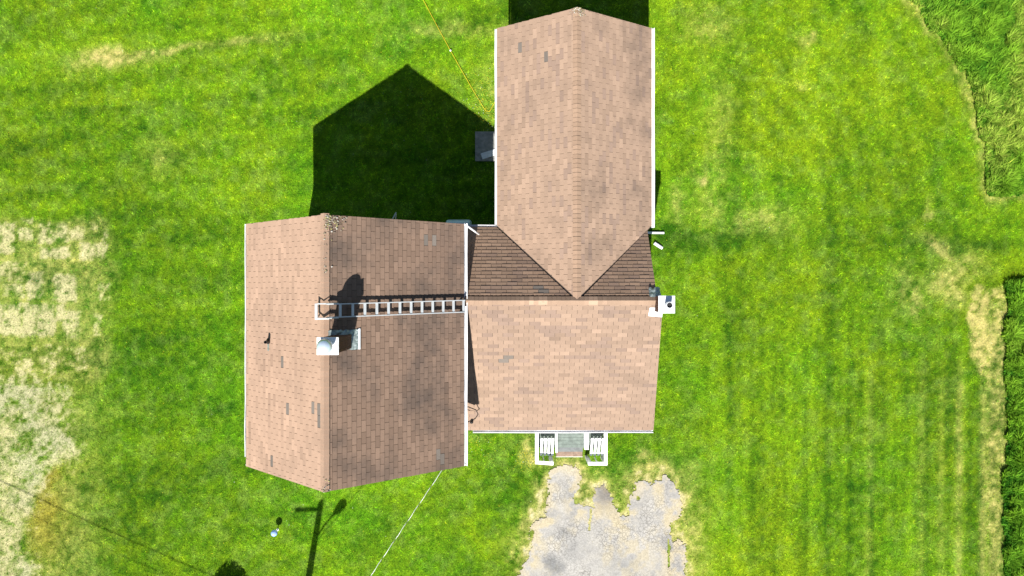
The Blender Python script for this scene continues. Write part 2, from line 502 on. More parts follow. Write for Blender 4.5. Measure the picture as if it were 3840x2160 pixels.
def fields(X, Y):
    px = 1920 + X / GS
    py = 1080 - Y / GS
    w1 = fbm(X * 1.3, Y * 1.3, 3) - .5
    w2 = fbm(X * 1.3 + 40, Y * 1.3 - 7, 5) - .5
    qx = px + 64 * w1; qy = py + 64 * w2                      # ragged edges
    fine = fbm(X * 5.5, Y * 5.5, 9, 4, .65)
    mid = fbm(X * 1.7, Y * 1.7, 21)
    big = fbm(X * .33, Y * .33, 31)
    huge = fbm(X * .12, Y * .12, 41, 3)
    right = sst(2350, 2700, px)
    strip_l = fbm(X * .16, (Y - .10 * X) * 1.25, 51, 3)
    strip_r = fbm(X * 1.05, Y * .10, 61, 3)
    stripe = strip_l * (1 - right) + strip_r * right
    v = .47 + .50 * (big - .5) + .48 * (mid - .5) + .75 * (stripe - .5) + .45 * (huge - .5) + 1.0 * (fine - .5)
    v = v + .10 * right - .07 * np.exp(-((px - 560) / 260) ** 2 - ((py - 1500) / 600) ** 2) + .10 * np.exp(-(px / 420) ** 2 - ((py - 250) / 420) ** 2)
    # mower passes: straight bands up the right side, rings along the curved edge, long shallow bands at upper left
    wob = 10 * (fbm(X * .4, Y * .4, 57) - .5)
    low = sst(1050, 1350, py) * sst(2500, 2800, px)
    v = v + .13 * low * np.sin((px + .010 * (py - 1700) + 2.2 * wob) * 2 * math.pi / 92) + .10 * low * np.sin((px + 2 * wob) * 2 * math.pi / 41)
    ring = -sdf(TALL_A, px, py)
    rg = sst(2500, 2900, px) * sst(1050, 800, py)
    v = v + .11 * rg * np.sin((ring + 1.6 * wob) * 2 * math.pi / 84)
    ul = sst(1900, 1300, px) * sst(900, 650, py)
    v = v + .10 * ul * np.sin((py + .11 * px + 2.4 * wob) * 2 * math.pi / 96)
    near = np.exp(-((px - 2680) / 170) ** 2 - ((py - 620) / 260) ** 2)
    v = v + .13 * near * np.sin((px + 2 * wob) * 2 * math.pi / 58) - .06 * near
    for cx, cy, rx, ry, s_ in ((2690, 895, 230, 46, .55), (2540, 905, 70, 70, .3), (2620, 930, 60, 40, .3), (3640, 925, 210, 30, .42), (3300, 905, 160, 26, .10), (2600, 1240, 60, 90, .16), (2620, 1500, 60, 260, .10),
                               (1500, 2050, 180, 160, .06), (850, 1650, 60, 160, .12), (130, 640, 180, 90, .16), (3060, 1650, 160, 200, .12), (2960, 2000, 120, 200, .10), (1640, 1950, 160, 160, .12), (1900, 1900, 90, 160, .14)):
        v = v - s_ * np.exp(-(((px + 26 * w1 - cx) / rx) ** 2 + ((py + 26 * w2 - cy) / ry) ** 2))
    for cx, cy, rx, ry, s_ in ((2850, 800, 150, 60, .14), (3250, 350, 220, 220, .14), (3300, 1500, 160, 300, .12), (150, 150, 260, 160, .12), (3700, 820, 160, 60, .16), (3750, 980, 90, 40, .16), (1330, 150, 200, 60, .1)):
        v = v + s_ * np.exp(-(((px + 26 * w1 - cx) / rx) ** 2 + ((py + 26 * w2 - cy) / ry) ** 2))
    v = np.clip(v, 0, 1)[..., None]
    hue = np.clip(.5 + 1.3 * (fbm(X * .28 + 9, Y * .28, 71) - .5) + .55 * (fbm(X * 1.1, Y * 1.1, 73) - .5) + .5 * (fine - .5) + .20 * right, 0, 1)[..., None]
    dark = np.array([.026, .118, .003]); dark2 = np.array([.052, .130, .003])
    lite = np.array([.135, .352, .008]); lite2 = np.array([.250, .385, .008])
    col = (dark * (1 - hue) + dark2 * hue) * (1 - v) + (lite * (1 - hue) + lite2 * hue) * v
    wash = np.clip(.10 * sst(.45, .68, fbm(X * .5 + 3, Y * .5, 81)) + 1.1 * (fbm(X * 3.1, Y * 3.1, 83, 3) - .52), 0, .4)[..., None]
    col = col * (1 - wash) + np.array([.25, .38, .06]) * wash      # bleached tips
    # dry turf
    dry = np.zeros(X.shape)
    for cx, cy, rx, ry, a, s in DRY:
        a = math.radians(a)
        ux = (qx - cx) * math.cos(a) + (qy - cy) * math.sin(a)
        uy = -(qx - cx) * math.sin(a) + (qy - cy) * math.cos(a)
        dry = np.maximum(dry, s * np.exp(-((ux / rx) ** 2 + (uy / ry) ** 2) * .9))
    da = sdf(TALL_A, qx, qy)
    dry = np.maximum(dry, .40 * np.exp(-(np.maximum(da, 0) / 24) ** 2))
    ds = sdf(STRAW, qx, qy)
    fade = (.95 - .45 * sst(1230, 1480, py)) * np.clip(.82 + 2.2 * (fbm(X * 6.5, Y * 6.5, 95, 3, .8) - .5), .3, 1)
    dry = np.maximum(dry, fade * sst(14, -8, ds))
    for lx, s in ((3598, .30), (3530, .14), (3690, .42), (3455, .12), (3260, .12)):
        dry = np.maximum(dry, s * np.exp(-((px + 14 * w1 + .012 * (py - 1700) - lx) / 15) ** 2) * sst(1300, 1500, py))
    dd = sdf(DRIVE, qx, qy)
    dry = np.maximum(dry, .80 * np.exp(-(np.maximum(dd, 0) / 38) ** 2))
    # the old garden plot
    gar = sst(460, 330, qx + 40 * (mid - .5) * 4) * sst(805, 835, qy)
    garw = gar * sst(1480, 1400, py)
    soil = np.zeros(X.shape)
    for x0, y0, x1, y1, s in BEDS:
        bx_ = px + 30 * w1; by_ = py + 30 * w2
        dx = np.maximum(x0 - bx_, bx_ - x1); dy = np.maximum(y0 - by_, by_ - y1)
        soil = np.maximum(soil, s * sst(13, -12, np.maximum(dx, dy)))
    sb = sdf(SOIL_BOT, qx, qy)
    soil = np.maximum(soil, .92 * sst(22, -26, sb))
    soil = np.maximum(soil, .55 * np.exp(-(np.maximum(sb, 0) / 60) ** 2) * sst(360, 300, px))
    dry = np.maximum(dry, .36 * garw)
    dry = np.maximum(dry, .30 * sst(480, 200, qx) * sst(1380, 1480, py))
    soil = np.maximum(soil, .62 * np.exp(-(np.maximum(dd, 0) / 26) ** 2))
    nz = fine * .6 + mid * .4
    soilm = sst(.26, .92, soil * .80 + (nz - .5) * 2.6 * np.minimum(soil * 3, 1)) * .76
    soilm = np.where(soil < .03, 0, soilm)
    drym = np.clip(dry * .92 + (nz - .5) * 2.6 * np.minimum(dry * 1.6, 1), 0, 1)
    straw = np.array([.42, .37, .12])[None, None] * (.55 + .9 * fine[..., None])
    pale = np.array([.42, .37, .21]) * (.6 + .8 * fbm(X * 4, Y * 4, 91, 4, .7)[..., None])
    grey = np.array([.33, .31, .22])
    gm = (.75 * sst(.42, .62, big) * sst(1380, 1480, py))[..., None]
    pale = pale * (1 - gm) + grey * (.7 + .6 * fine[..., None]) * gm
    col = col * (1 - drym[..., None]) + straw * drym[..., None]
    # yellow-brown moss along the bare ground
    och = np.exp(-((qx - 165) / 70) ** 2 - ((qy - 1930) / 150) ** 2) * .9
    och = np.maximum(och, np.exp(-((qx - 190) / 34) ** 2 - ((qy - 1800) / 50) ** 2) * .9)
    och = (och * sst(-10, 14, sb))[..., None]
    col = col * (1 - och) + np.array([.30, .27, .035]) * (.6 + .8 * fine[..., None]) * och
    col = col * (1 - soilm[..., None]) + pale * soilm[..., None]
    grav = sst(6, -6, dd)
    return col, soilm, drym, grav, dd, da, sdf(TALL_B, qx, qy), fine


col_g, soil_g, dry_g, grav_g, drive_d, tall_a, tall_b, fine_g = fields(X, Y)


def sample(a, x, y):
    i = np.clip(((x - GX0) / GST + .5).astype(int), 0, NX - 1)
    j = np.clip(((y - GY0) / GST + .5).astype(int), 0, NY - 1)
    return a[j, i]


# ground: one sheet, fine round the house, reaching the horizon
ox = np.array([24.4, 40., 60., 100., 200., 500., 1500.])
sx = np.concatenate([-ox[::-1], gx, ox])
oy = np.array([15.4, 40., 60., 100., 200., 500., 1500.])
sy = np.concatenate([-oy[::-1], gy, oy])
SX, SY = np.meshgrid(sx, sy)
gc = np.empty(SX.shape + (3,))
k = len(ox)
gc[:] = np.array([.12, .235, .008])
gc[k:-k, k:-k] = col_g
gz = (fbm(SX * .9, SY * .9, 5, 3) - .5) * .03
gz[:k] = 0; gz[-k:] = 0; gz[:, :k] = 0; gz[:, -k:] = 0
n0, n1 = SX.shape
idx = np.arange(n0 * n1).reshape(n0, n1)
quads = np.stack([idx[:-1, :-1], idx[:-1, 1:], idx[1:, 1:], idx[1:, :-1]], -1).reshape(-1, 4)
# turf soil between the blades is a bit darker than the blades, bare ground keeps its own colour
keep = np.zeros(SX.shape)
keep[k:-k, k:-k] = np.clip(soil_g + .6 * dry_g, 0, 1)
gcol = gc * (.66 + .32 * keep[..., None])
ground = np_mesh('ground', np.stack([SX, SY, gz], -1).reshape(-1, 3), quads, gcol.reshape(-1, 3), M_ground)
tag(ground, 'mown green lawn with bare and dry patches around the house', 'ground', kind='structure')

# driveway: worn sheet with a ragged outline
dst = 0.03
dx_ = np.arange(-1.0, 8.0, dst); dy_ = np.arange(-17.0, -6.3, dst)
DX, DY = np.meshgrid(dx_, dy_)
ppx = 1920 + DX / GS; ppy = 1080 - DY / GS
e1 = fbm(DX * 2.2, DY * 2.2, 13) - .5; e2 = fbm(DX * 2.2 + 5, DY * 2.2 + 8, 15) - .5
sd = sdf(DRIVE, ppx + 26 * e1, ppy + 26 * e2)
isl = np.zeros(DX.shape)
for cx, cy, rx, ry in ((2182, 1862, 20, 20), (2212, 1950, 4, 50), (2395, 1868, 8, 8), (2505, 2070, 4, 70), (1992, 2010, 6, 26)):
    isl = np.maximum(isl, np.exp(-(((ppx - cx + 22 * e1) / rx) ** 2 + ((ppy - cy + 30 * e2) / ry) ** 2)))
inside = (sd + 34 * (fbm(DX * 9, DY * 9, 17, 4, .75) - .5) < 0) & (isl < .5)
cell = inside[:-1, :-1] & inside[1:, :-1] & inside[:-1, 1:] & inside[1:, 1:]
ii = np.arange(DX.size).reshape(DX.shape)
dq = np.stack([ii[:-1, :-1], ii[:-1, 1:], ii[1:, 1:], ii[1:, :-1]], -1)[cell]
used, inv = np.unique(dq, return_inverse=True)
dq = inv.reshape(-1, 4)
dn = fbm(DX * .8, DY * .8, 23); dn2 = fbm(DX * 3, DY * 3, 27)
base = np.array([.290, .277, .256])[None, None] * (.55 + .5 * dn + .45 * dn2)[..., None]
oil = np.zeros(DX.shape)
for cx, cy, rx, ry, s in ((2080, 2115, 40, 34, .75), (2110, 2010, 34, 26, .5), (2140, 2060, 60, 50, .35), (2130, 1840, 40, 40, .30), (2330, 2120, 70, 50, .35)):
    oil = np.maximum(oil, s * np.exp(-(((ppx - cx + 60 * e1) / rx) ** 2 + ((ppy - cy + 60 * e2) / ry) ** 2)))
tanm = np.clip(np.exp(-(((ppx - 2535) / 50) ** 2)) * .95 + np.exp(-(((ppx - 2400) / 160) ** 2) - ((ppy - 2080) / 130) ** 2) * .35 + sst(-70, -5, sd) * .85 + .45 * sst(.5, .62, fbm(DX * 1.6, DY * .8, 29)), 0, 1) * sst(.32, .6, dn2)
damp = np.exp(-(((ppx - 2268) / 40) ** 2) - ((ppy - 1850) / 60) ** 2) * .7
base = base * (1 - tanm[..., None]) + np.array([.36, .31, .21]) * tanm[..., None]
base = base * (1 - oil[..., None]) + np.array([.10, .105, .11]) * oil[..., None]
base = base * (1 - damp[..., None]) + np.array([.10, .085, .07]) * damp[..., None]
dz = .026 + (dn2 - .5) * .016
dv = np.stack([DX, DY, dz], -1).reshape(-1, 3)[used]
drive = np_mesh('driveway', dv, dq, base.reshape(-1, 3)[used], M_drive)
tag(drive, 'cracked pale grey asphalt driveway leading down from the porch', 'driveway', kind='structure')

# ------------------------------------------------------------------ grass (stuff)
FOOT = [(-8.0, -1.6, -5.35, 1.8), (-1.9, 4.5, -4.6, 1.8), (-.2, 4.4, 1.7, 8.5), (.95, 3.35, -6.0, -4.6)]


def blades(n, x0, x1, y0, y1):
    x = RNG.uniform(x0, x1, n); y = RNG.uniform(y0, y1, n)
    return x, y


def one_tri(x, y, z, L, w, lean, th, col):
    n = len(x)
    dxv = np.cos(th); dyv = np.sin(th)
    v = np.empty((n, 3, 3))
    v[:, 0] = np.stack([x - dyv * w / 2, y + dxv * w / 2, z], -1)
    v[:, 1] = np.stack([x + dyv * w / 2, y - dxv * w / 2, z], -1)
    v[:, 2] = np.stack([x + dxv * L * np.sin(lean), y + dyv * L * np.sin(lean), z + L * np.cos(lean)], -1)
    t = np.arange(3 * n).reshape(n, 3)
    return v.reshape(-1, 3), t, np.repeat(col, 3, 0)


bx, by = blades(1250000, -21.5, 21.5, -13.0, 13.0)
ok = np.ones(len(bx), bool)
for x0, x1, y0, y1 in FOOT:
    ok &= ~((bx > x0) & (bx < x1) & (by > y0) & (by < y1))
pd = RNG.random(len(bx))
s_soil = sample(soil_g, bx, by); s_dry = sample(dry_g, bx, by); s_dd = sample(drive_d, bx, by)
in_dr = inside[np.clip(((by + 17.0) / dst + .5).astype(int), 0, inside.shape[0] - 1), np.clip(((bx + 1.0) / dst + .5).astype(int), 0, inside.shape[1] - 1)]
in_dr &= (bx > -1.0) & (bx < 7.9) & (by < -6.3)
sd_b = sd[np.clip(((by + 17.0) / dst + .5).astype(int), 0, inside.shape[0] - 1), np.clip(((bx + 1.0) / dst + .5).astype(int), 0, inside.shape[1] - 1)]
in_dr &= ~((sd_b > -16) & (pd > .55))
ok &= pd > s_soil * .86
ok &= pd > s_dry * .45
ok &= ~(in_dr & (pd < .965))
ok &= (sample(tall_a, bx, by) > -4) & (sample(tall_b, bx, by) > -4)
# concrete slab and steps stay clear
ok &= ~((bx > -1.42) & (bx < -.2) & (by > 4.88) & (by < 6.02))
ok &= ~((bx > 1.6) & (bx < 2.8) & (by > -6.42) & (by < -5.9))
bx, by = bx[ok], by[ok]
n = len(bx)
print('blades', n)
c = sample(col_g, bx, by)
sd_, ss_ = sample(dry_g, bx, by), sample(soil_g, bx, by)
green = np.array([.085, .20, .008])
c = np.where((ss_ > .5)[:, None], green * .55 + .45 * c, c)
j = RNG.normal(0, 1, n)
tuft = vn(bx * 17, by * 17, 101) + .7 * vn(bx * 9, by * 9, 103) - .85
lum = np.exp(.32 * j + 1.25 * tuft)[:, None]
hj = RNG.normal(0, .10, n)[:, None]
c = np.clip(c * lum * (1 + hj * np.array([1.0, 0.1, -.3])), .004, .75)
yel = RNG.random(n) < .05
c[yel] = c[yel] * np.array([1.5, 1.22, 1.0])
Lb = RNG.uniform(.040, .095, n) * (1 - .4 * sd_) * np.exp(.5 * tuft)
bz = sample((fbm(X * .9, Y * .9, 5, 3) - .5) * .03, bx, by) - .004
v, t, cc = one_tri(bx, by, bz, Lb, RNG.uniform(.012, .024, n), RNG.uniform(.75, 1.45, n), RNG.uniform(0, 2 * math.pi, n), c)
lawn = np_mesh('lawn_grass', v, t, cc, M_blade)
tag(lawn, 'short mown yellow-green grass blades covering the yard', 'grass', kind='stuff')


def tall_grass(name, field, n, x0, x1, y0, y1, hscale, label, pale):
    x, y = blades(n, x0, x1, y0, y1)
    d = sample(field, x, y)
    ok = d < -1
    x, y, d = x[ok], y[ok], d[ok]
    n = len(x)
    clump = fbm(x * 1.7, y * 1.7, 33); cl2 = fbm(x * .45, y * .45, 37); cl3 = fbm(x * 5, y * 5, 39)
    th = .8 + 3.0 * (fbm(x * 1.6, y * 1.6, 35) - .5) * 2 + RNG.normal(0, 1.3, n)
    L = hscale * (.30 + .75 * clump + 1.3 * (cl3 - .5)) * RNG.uniform(.75, 1.25, n) * (0.5 + .5 * np.clip(-d / 32, 0, 1))
    lean1 = RNG.uniform(.15, .5, n); lean2 = lean1 + RNG.uniform(.3, 1.0, n)
    w = RNG.uniform(.015, .032, n)
    m = np.clip(.5 + 1.8 * (cl2 - .5) + 2.6 * (cl3 - .5) + .8 * (clump - .5), 0, 1)[:, None]
    c = np.array([.045, .19, .012]) * (1 - m) + np.array([.21, .40, .025]) * m
    pm = (sst(.46, .62, cl2) * pale * RNG.random(n) ** .6 * sst(.35, .6, cl3))[:, None]
    c = c * (1 - pm) + np.array([.42, .46, .09]) * pm
    c = np.clip(c * np.exp(.28 * RNG.normal(0, 1, n))[:, None], .004, .7)
    dx, dy = np.cos(th), np.sin(th)
    h1 = L * .55; h2 = L * .55
    ax = x + dx * h1 * np.sin(lean1); ay = y + dy * h1 * np.sin(lean1); az = h1 * np.cos(lean1)
    tx = ax + dx * h2 * np.sin(lean2); ty = ay + dy * h2 * np.sin(lean2); tz = az + h2 * np.cos(lean2)
    v = np.empty((n, 5, 3))
    v[:, 0] = np.stack([x - dy * w / 2, y + dx * w / 2, 0 * x], -1)
    v[:, 1] = np.stack([x + dy * w / 2, y - dx * w / 2, 0 * x], -1)
    v[:, 2] = np.stack([ax + dy * w / 2, ay - dx * w / 2, az], -1)
    v[:, 3] = np.stack([ax - dy * w / 2, ay + dx * w / 2, az], -1)
    v[:, 4] = np.stack([tx, ty, tz], -1)
    b = (np.arange(n) * 5)[:, None]
    t = np.concatenate([b + np.array([[0, 1, 2]]), b + np.array([[0, 2, 3]]), b + np.array([[3, 2, 4]])])
    o = np_mesh(name, v.reshape(-1, 3), t, np.repeat(c, 5, 0), M_blade)
    tag(o, label, 'tall grass', kind='stuff')


tall_grass('tall_meadow_grass', tall_a, 190000, 14.0, 22.5, 3.4, 13.5, .46, 'uncut meadow grass beyond the curved mowing edge, upper right', .75)
tall_grass('tall_meadow_grass', tall_b, 150000, 18.4, 22.5, -13.5, .6, .52, 'uncut meadow grass along the straight mowing edge, lower right', .15)

# dandelion heads scattered in the lawn
fx, fy = blades(1500, -20, 20, -11.5, 11.5)
cx_, cy_ = [], []
for (a, b, sx_, sy_, nn) in ((1830, 400, 30, 60, 260), (1800, 330, 40, 50, 90), (1770, 1660, 60, 30, 120), (1975, 1720, 20, 22, 160), (1430, 420, 150, 150, 250), (1150, 1990, 120, 60, 60)):
    px_ = RNG.normal(a, sx_, nn); py_ = RNG.normal(b, sy_, nn)
    cx_.append((px_ - 1920) * GS); cy_.append((1080 - py_) * GS)
fx = np.concatenate([fx] + cx_); fy = np.concatenate([fy] + cy_)
ok = (sample(soil_g, fx, fy) < .3) & (sample(drive_d, fx, fy) > 10) & (sample(tall_a, fx, fy) > 0) & (sample(tall_b, fx, fy) > 0)
for x0, x1, y0, y1 in FOOT:
    ok &= ~((fx > x0) & (fx < x1) & (fy > y0) & (fy < y1))
fx, fy = fx[ok], fy[ok]
n = len(fx)
r = RNG.uniform(.006, .013, n)
ang = np.arange(5) * 2 * math.pi / 5
v = np.stack([fx[:, None] + r[:, None] * np.cos(ang), fy[:, None] + r[:, None] * np.sin(ang), np.repeat((.055 + .03 * RNG.random(n))[:, None], 5, 1)], -1).reshape(-1, 3)
fc = np.where((RNG.random(n) < .93)[:, None], np.array([.50, .42, .02]), np.array([.45, .46, .38]))
dand = np_mesh('dandelion_flowers', v, np.arange(5 * n).reshape(n, 5), np.repeat(fc, 5, 0), M_flower)
tag(dand, 'tiny yellow dandelion heads dotted over the lawn', 'flowers', kind='stuff')

# ------------------------------------------------------------------ the house
house = tag(empty('house', (-1.5, -1.0, 0)), 'white house with joined brown shingle gable roofs, two chimneys and white gutters', 'house')

# roof numbers
MX0, MXR, MX1, MY0, MY1, MZE, MZR = -8.28, -5.12, -1.494, -5.56, 2.0, 5.0, 7.7
FZE_S, FZE_N, FZR = 2.5, 3.3, 5.0
FYR, FYS, FYN = -.39, -4.95, 2.06
WX0, WXR, WX1, WY1 = -.50, 2.03, 4.70, 8.75
FXW = -1.78                                           # front block meets the main wall here

SH_W, SH_E = .333, .143


def clip_poly(poly, a, b, c):
    """keep a*u+b*v<=c"""
    out = []
    for i in range(len(poly)):
        p, q = poly[i], poly[(i + 1) % len(poly)]
        dp, dq_ = a * p[0] + b * p[1] - c, a * q[0] + b * q[1] - c
        if dp <= 0:
            out.append(p)
        if (dp < 0 < dq_) or (dq_ < 0 < dp):
            t_ = dp / (dp - dq_)
            out.append((p[0] + t_ * (q[0] - p[0]), p[1] + t_ * (q[1] - p[1])))
    return out


def area(p):
    return abs(sum(p[i][0] * p[(i + 1) % len(p)][1] - p[(i + 1) % len(p)][0] * p[i][1] for i in range(len(p)))) / 2


def palette(kind):
    r = random.random()
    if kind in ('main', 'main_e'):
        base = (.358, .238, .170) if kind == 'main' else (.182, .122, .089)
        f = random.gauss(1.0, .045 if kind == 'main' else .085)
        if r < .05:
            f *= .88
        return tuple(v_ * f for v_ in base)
    base = (.302, .208, .150) if kind.startswith('light') else (.285, .190, .132) if kind == 'north' else (.250, .174, .127)
    g_ = base
    if r < .15:
        base = tuple(v_ * q for v_, q in zip(g_, (.85, .86, .91)))
    elif r < .30:
        base = tuple(v_ * .90 for v_ in g_)
    elif r < .40:
        base = tuple(v_ * 1.07 for v_ in g_)
    f = random.gauss(1.0, .04)
    return tuple(v_ * f for v_ in base)


def cap_palette(kind):
    base = {'main': (.350, .233, .166), 'light': (.290, .195, .136), 'front': (.285, .195, .138)}[kind]
    f = random.gauss(1.0, .13 if kind == 'front' else .05)
    return tuple(v_ * f for v_ in base)


def tab_verts(poly, v0, thick):
    """wedge: thick at the butt edge, thin where the next course covers it"""
    top = [(u, v_, .004 + thick * max(0, 1 - (v_ - v0) / SH_E)) for u, v_ in poly]
    bot = [(u, v_, -.003) for u, v_ in poly]
    n_ = len(poly)
    fs = [tuple(range(n_))]
    fs += [(i, n_ + i, n_ + (i + 1) % n_, (i + 1) % n_) for i in range(n_)]
    return top + bot, fs


THICK = .013
TABS = []       # (roof key, frame, poly, v0, colour, whole)


def lay(key, O, U, V, poly, kind, dark=()):
    """cover a slope polygon (u,v metres in its own plane) with shingle tabs"""
    us = [p[0] for p in poly]; vs_ = [p[1] for p in poly]
    n_ = len(poly)
    ccw = sum(poly[i][0] * poly[(i + 1) % n_][1] - poly[(i + 1) % n_][0] * poly[i][1] for i in range(n_)) > 0
    edges = []
    for i in range(n_):
        p, q = poly[i], poly[(i + 1) % n_]
        a, b = (q[1] - p[1]), -(q[0] - p[0])
        if not ccw:
            a, b = -a, -b
        edges.append((a, b, a * p[0] + b * p[1]))
    frame = Matrix((U.to_4d(), V.to_4d(), U.cross(V).to_4d(), Vector((0, 0, 0, 1)))).transposed()
    frame.translation = O
    nj = int((max(vs_) - min(vs_)) / SH_E) + 1
    first = len(TABS)
    for j_ in range(nj):
        v0 = min(vs_) + j_ * SH_E
        off = (j_ % 2) * .5 * SH_W + random.uniform(-.012, .012)
        i0 = int((min(us) - off) / SH_W) - 1
        i1 = int((max(us) - off) / SH_W) + 1
        pat = None
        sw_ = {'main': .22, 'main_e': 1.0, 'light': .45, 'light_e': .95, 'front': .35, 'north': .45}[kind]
        for i in range(i0, i1 + 1):
            u0 = off + i * SH_W + .005
            u1 = off + (i + 1) * SH_W - .005
            sl_ = {'main_e': .009, 'light_e': .007, 'north': .007}.get(kind, 0.0)   # open slit under the butts, dark underlay shows as a line
            pl = [(u0, v0 + sl_), (u1, v0 + sl_), (u1, v0 + SH_E), (u0, v0 + SH_E)]
            for a, b, c_ in edges:
                pl = clip_poly(pl, a, b, c_)
                if len(pl) < 3:
                    break
            if len(pl) < 3 or area(pl) < .0008:
                continue
            whole = area(pl) > .995 * (u1 - u0) * (SH_E - sl_)
            if pat is None or random.random() < (.72 if kind.startswith('main') else .88):
                pat = palette(kind)
            f_ = random.gauss(1, .025)
            colr = tuple(c_ * f_ for c_ in pat) + (sw_,)
            wp = frame @ Vector(((u0 + u1) / 2, v0 + SH_E / 2, 0))
            TABS.append((key, frame, pl, v0, colr, whole, (u0, v0), (1920 + wp.x * 2560 / (CAM_H - wp.z), 1080 - wp.y * 2560 / (CAM_H - wp.z))))
    mine = [i for i in range(first, len(TABS))]
    for (qx_, qy_) in dark:                        # single replaced tabs, weathered grey
        i = min(mine, key=lambda i_: (TABS[i_][7][0] - qx_) ** 2 + (TABS[i_][7][1] - qy_) ** 2)
        tb = list(TABS[i])
        f_ = random.uniform(.9, 1.2)
        tb[4] = (.150 * f_, .128 * f_, .110 * f_, .2)
        tb[5] = False
        TABS[i] = tuple(tb)


def vec(*a):
    return Vector(a)


def slope_frame(eave_a, eave_b, ridge_pt):
    """origin at eave_a, U along the eave, V up the slope (outward normal up)"""
    U = (Vector(eave_b) - Vector(eave_a)).normalized()
    r_ = Vector(ridge_pt) - Vector(eave_a)
    V = (r_ - U * r_.dot(U)).normalized()
    if U.cross(V).z < 0:
        raise ValueError('eave runs the wrong way')
    return Vector(eave_a), U, V


def to_uv(O, U, V, pts):
    return [((Vector(p) - O).dot(U), (Vector(p) - O).dot(V)) for p in pts]


# the slopes, as world polygons; first two points are the eave
DARK_W = [(1055, 1366), (1086, 1540), (1190, 1525), (1178, 1535), (1194, 1590), (1010, 1732)]
DARK_E = [(1600, 900), (1640, 902), (1643, 1705), (1652, 1725), (1635, 1700)]
SLOPES = {
    'main_west': ('main', [(MX0, MY1, MZE), (MX0, MY0, MZE), (MXR, MY0, MZR), (MXR, MY1, MZR)], DARK_W),
    'main_east': ('main', [(MX1, MY0, MZE), (MX1, MY1, MZE), (MXR, MY1, MZR), (MXR, MY0, MZR)], DARK_E),
    'front_south': ('front', [(FXW, FYS, FZE_S), (4.93, FYS, FZE_S), (4.71, FYR, FZR), (FXW, FYR, FZR)], [(1893, 1347), (1905, 1347)]),
    'wing_west': ('wing', [(WX0, WY1, FZE_N), (WX0, FYN, FZE_N), (WXR, FYR, FZR), (WXR, WY1, FZR)], [(1955, 175), (2042, 212)]),
    'wing_east': ('wing', [(WX1, FYN, FZE_N), (WX1, WY1, FZE_N), (WXR, WY1, FZR), (WXR, FYR, FZR)], []),
    'north_west': ('front', [(WX0 - .03, FYN, FZE_N), (FXW, FYN, FZE_N), (FXW, FYR, FZR), (WXR - .05, FYR, FZR)], [(2035, 1090), (2022, 1090)]),
    'north_east': ('front', [(4.52, FYN, FZE_N), (WX1 - .16, FYN, FZE_N), (WXR + .05, FYR, FZR), (4.52, FYR, FZR)], []),
}
ROOF = {}
for key, label in (('main', 'brown shingle roof of the tall western block'), ('front', 'tan shingle roof of the low front block'), ('wing', 'tan shingle roof of the rear wing')):
    mb = MB()
    for sk, (rk, pts, dk) in SLOPES.items():
        if rk != key:
            continue
        nrm = (Vector(pts[1]) - Vector(pts[0])).cross(Vector(pts[3]) - Vector(pts[0])).normalized()
        if nrm.z < 0:
            nrm = -nrm
        n_ = len(pts)
        top = [Vector(p) - nrm * .006 for p in pts]
        bot = [p - Vector((0, 0, .10)) for p in top]
        mb.add(top + bot, [tuple(range(n_)), tuple(range(2 * n_ - 1, n_ - 1, -1))] + [(i, n_ + i, n_ + (i + 1) % n_, (i + 1) % n_) for i in range(n_)])
    ROOF[key] = mb.build('roof', M_deck, house)
    ROOF[key]['label'] = label

for sk, (rk, pts, dk) in SLOPES.items():
    if sk == 'north_east':
        U0 = [(WX1 + .2, FYN, FZE_N), (4.4, FYN, FZE_N)]
        O, U, V = slope_frame(U0[0], U0[1], (4.52, FYR, FZR))
        world_poly = [(4.54, FYN - .13, 0), (4.54, FYR, 0), (WXR + .06, FYR, 0)]
        world_poly = [(x_, y_, FZE_N + (FYN - y_) * (FZR - FZE_N) / (FYN - FYR)) for x_, y_, _ in world_poly]
        poly = to_uv(O, U, V, world_poly)
    elif sk == 'north_west':
        O, U, V = slope_frame((WX0, FYN, FZE_N), (FXW, FYN, FZE_N), (FXW, FYR, FZR))
        poly = to_uv(O, U, V, pts)
    else:
        O, U, V = slope_frame(pts[0], pts[1], pts[2])
        poly = to_uv(O, U, V, pts)
    if sk == 'main_east':  # top course cut short; dark underlay stands in for shade beside the cap
        q2, q3 = (Vector(pts[i_]).lerp(Vector(pts[3 - i_]), .176 / 4.52) for i_ in (2, 3))
        poly = to_uv(O, U, V, [pts[0], pts[1], q2, q3])
    if sk == 'north_west':  # cut short likewise, bare underlay strip stands for the cap's shade line
        q2 = Vector(pts[2]).lerp(Vector(pts[1]), .200 / 2.98); q3 = Vector(pts[3]).lerp(Vector(pts[0]), .200 / 2.98)
        poly = to_uv(O, U, V, [pts[0], pts[1], q2, q3])
    if sk == 'north_east':  # dark underlay left bare here too, as the ridge shade line
        poly = [(u_, min(v_, 2.98 - .200)) for u_, v_ in poly]
        poly = clip_poly(to_uv(O, U, V, world_poly), 0, 1, 2.98 - .200)
    if sk == 'wing_west':
        poly = to_uv(O, U, V, [pts[0], (WX0, FYN + .045, FZE_N), (WXR, FYR + .045, FZR), pts[3]])
    if sk == 'wing_east':
        poly = to_uv(O, U, V, [(WX1, FYN + .045, FZE_N), pts[1], pts[2], (WXR, FYR + .045, FZR)])
    lay(rk, O, U, V, poly, {'main_west': 'main', 'main_east': 'main_e', 'wing_west': 'light', 'wing_east': 'light_e', 'north_west': 'north', 'north_east': 'north'}.get(sk, 'front'), dk)

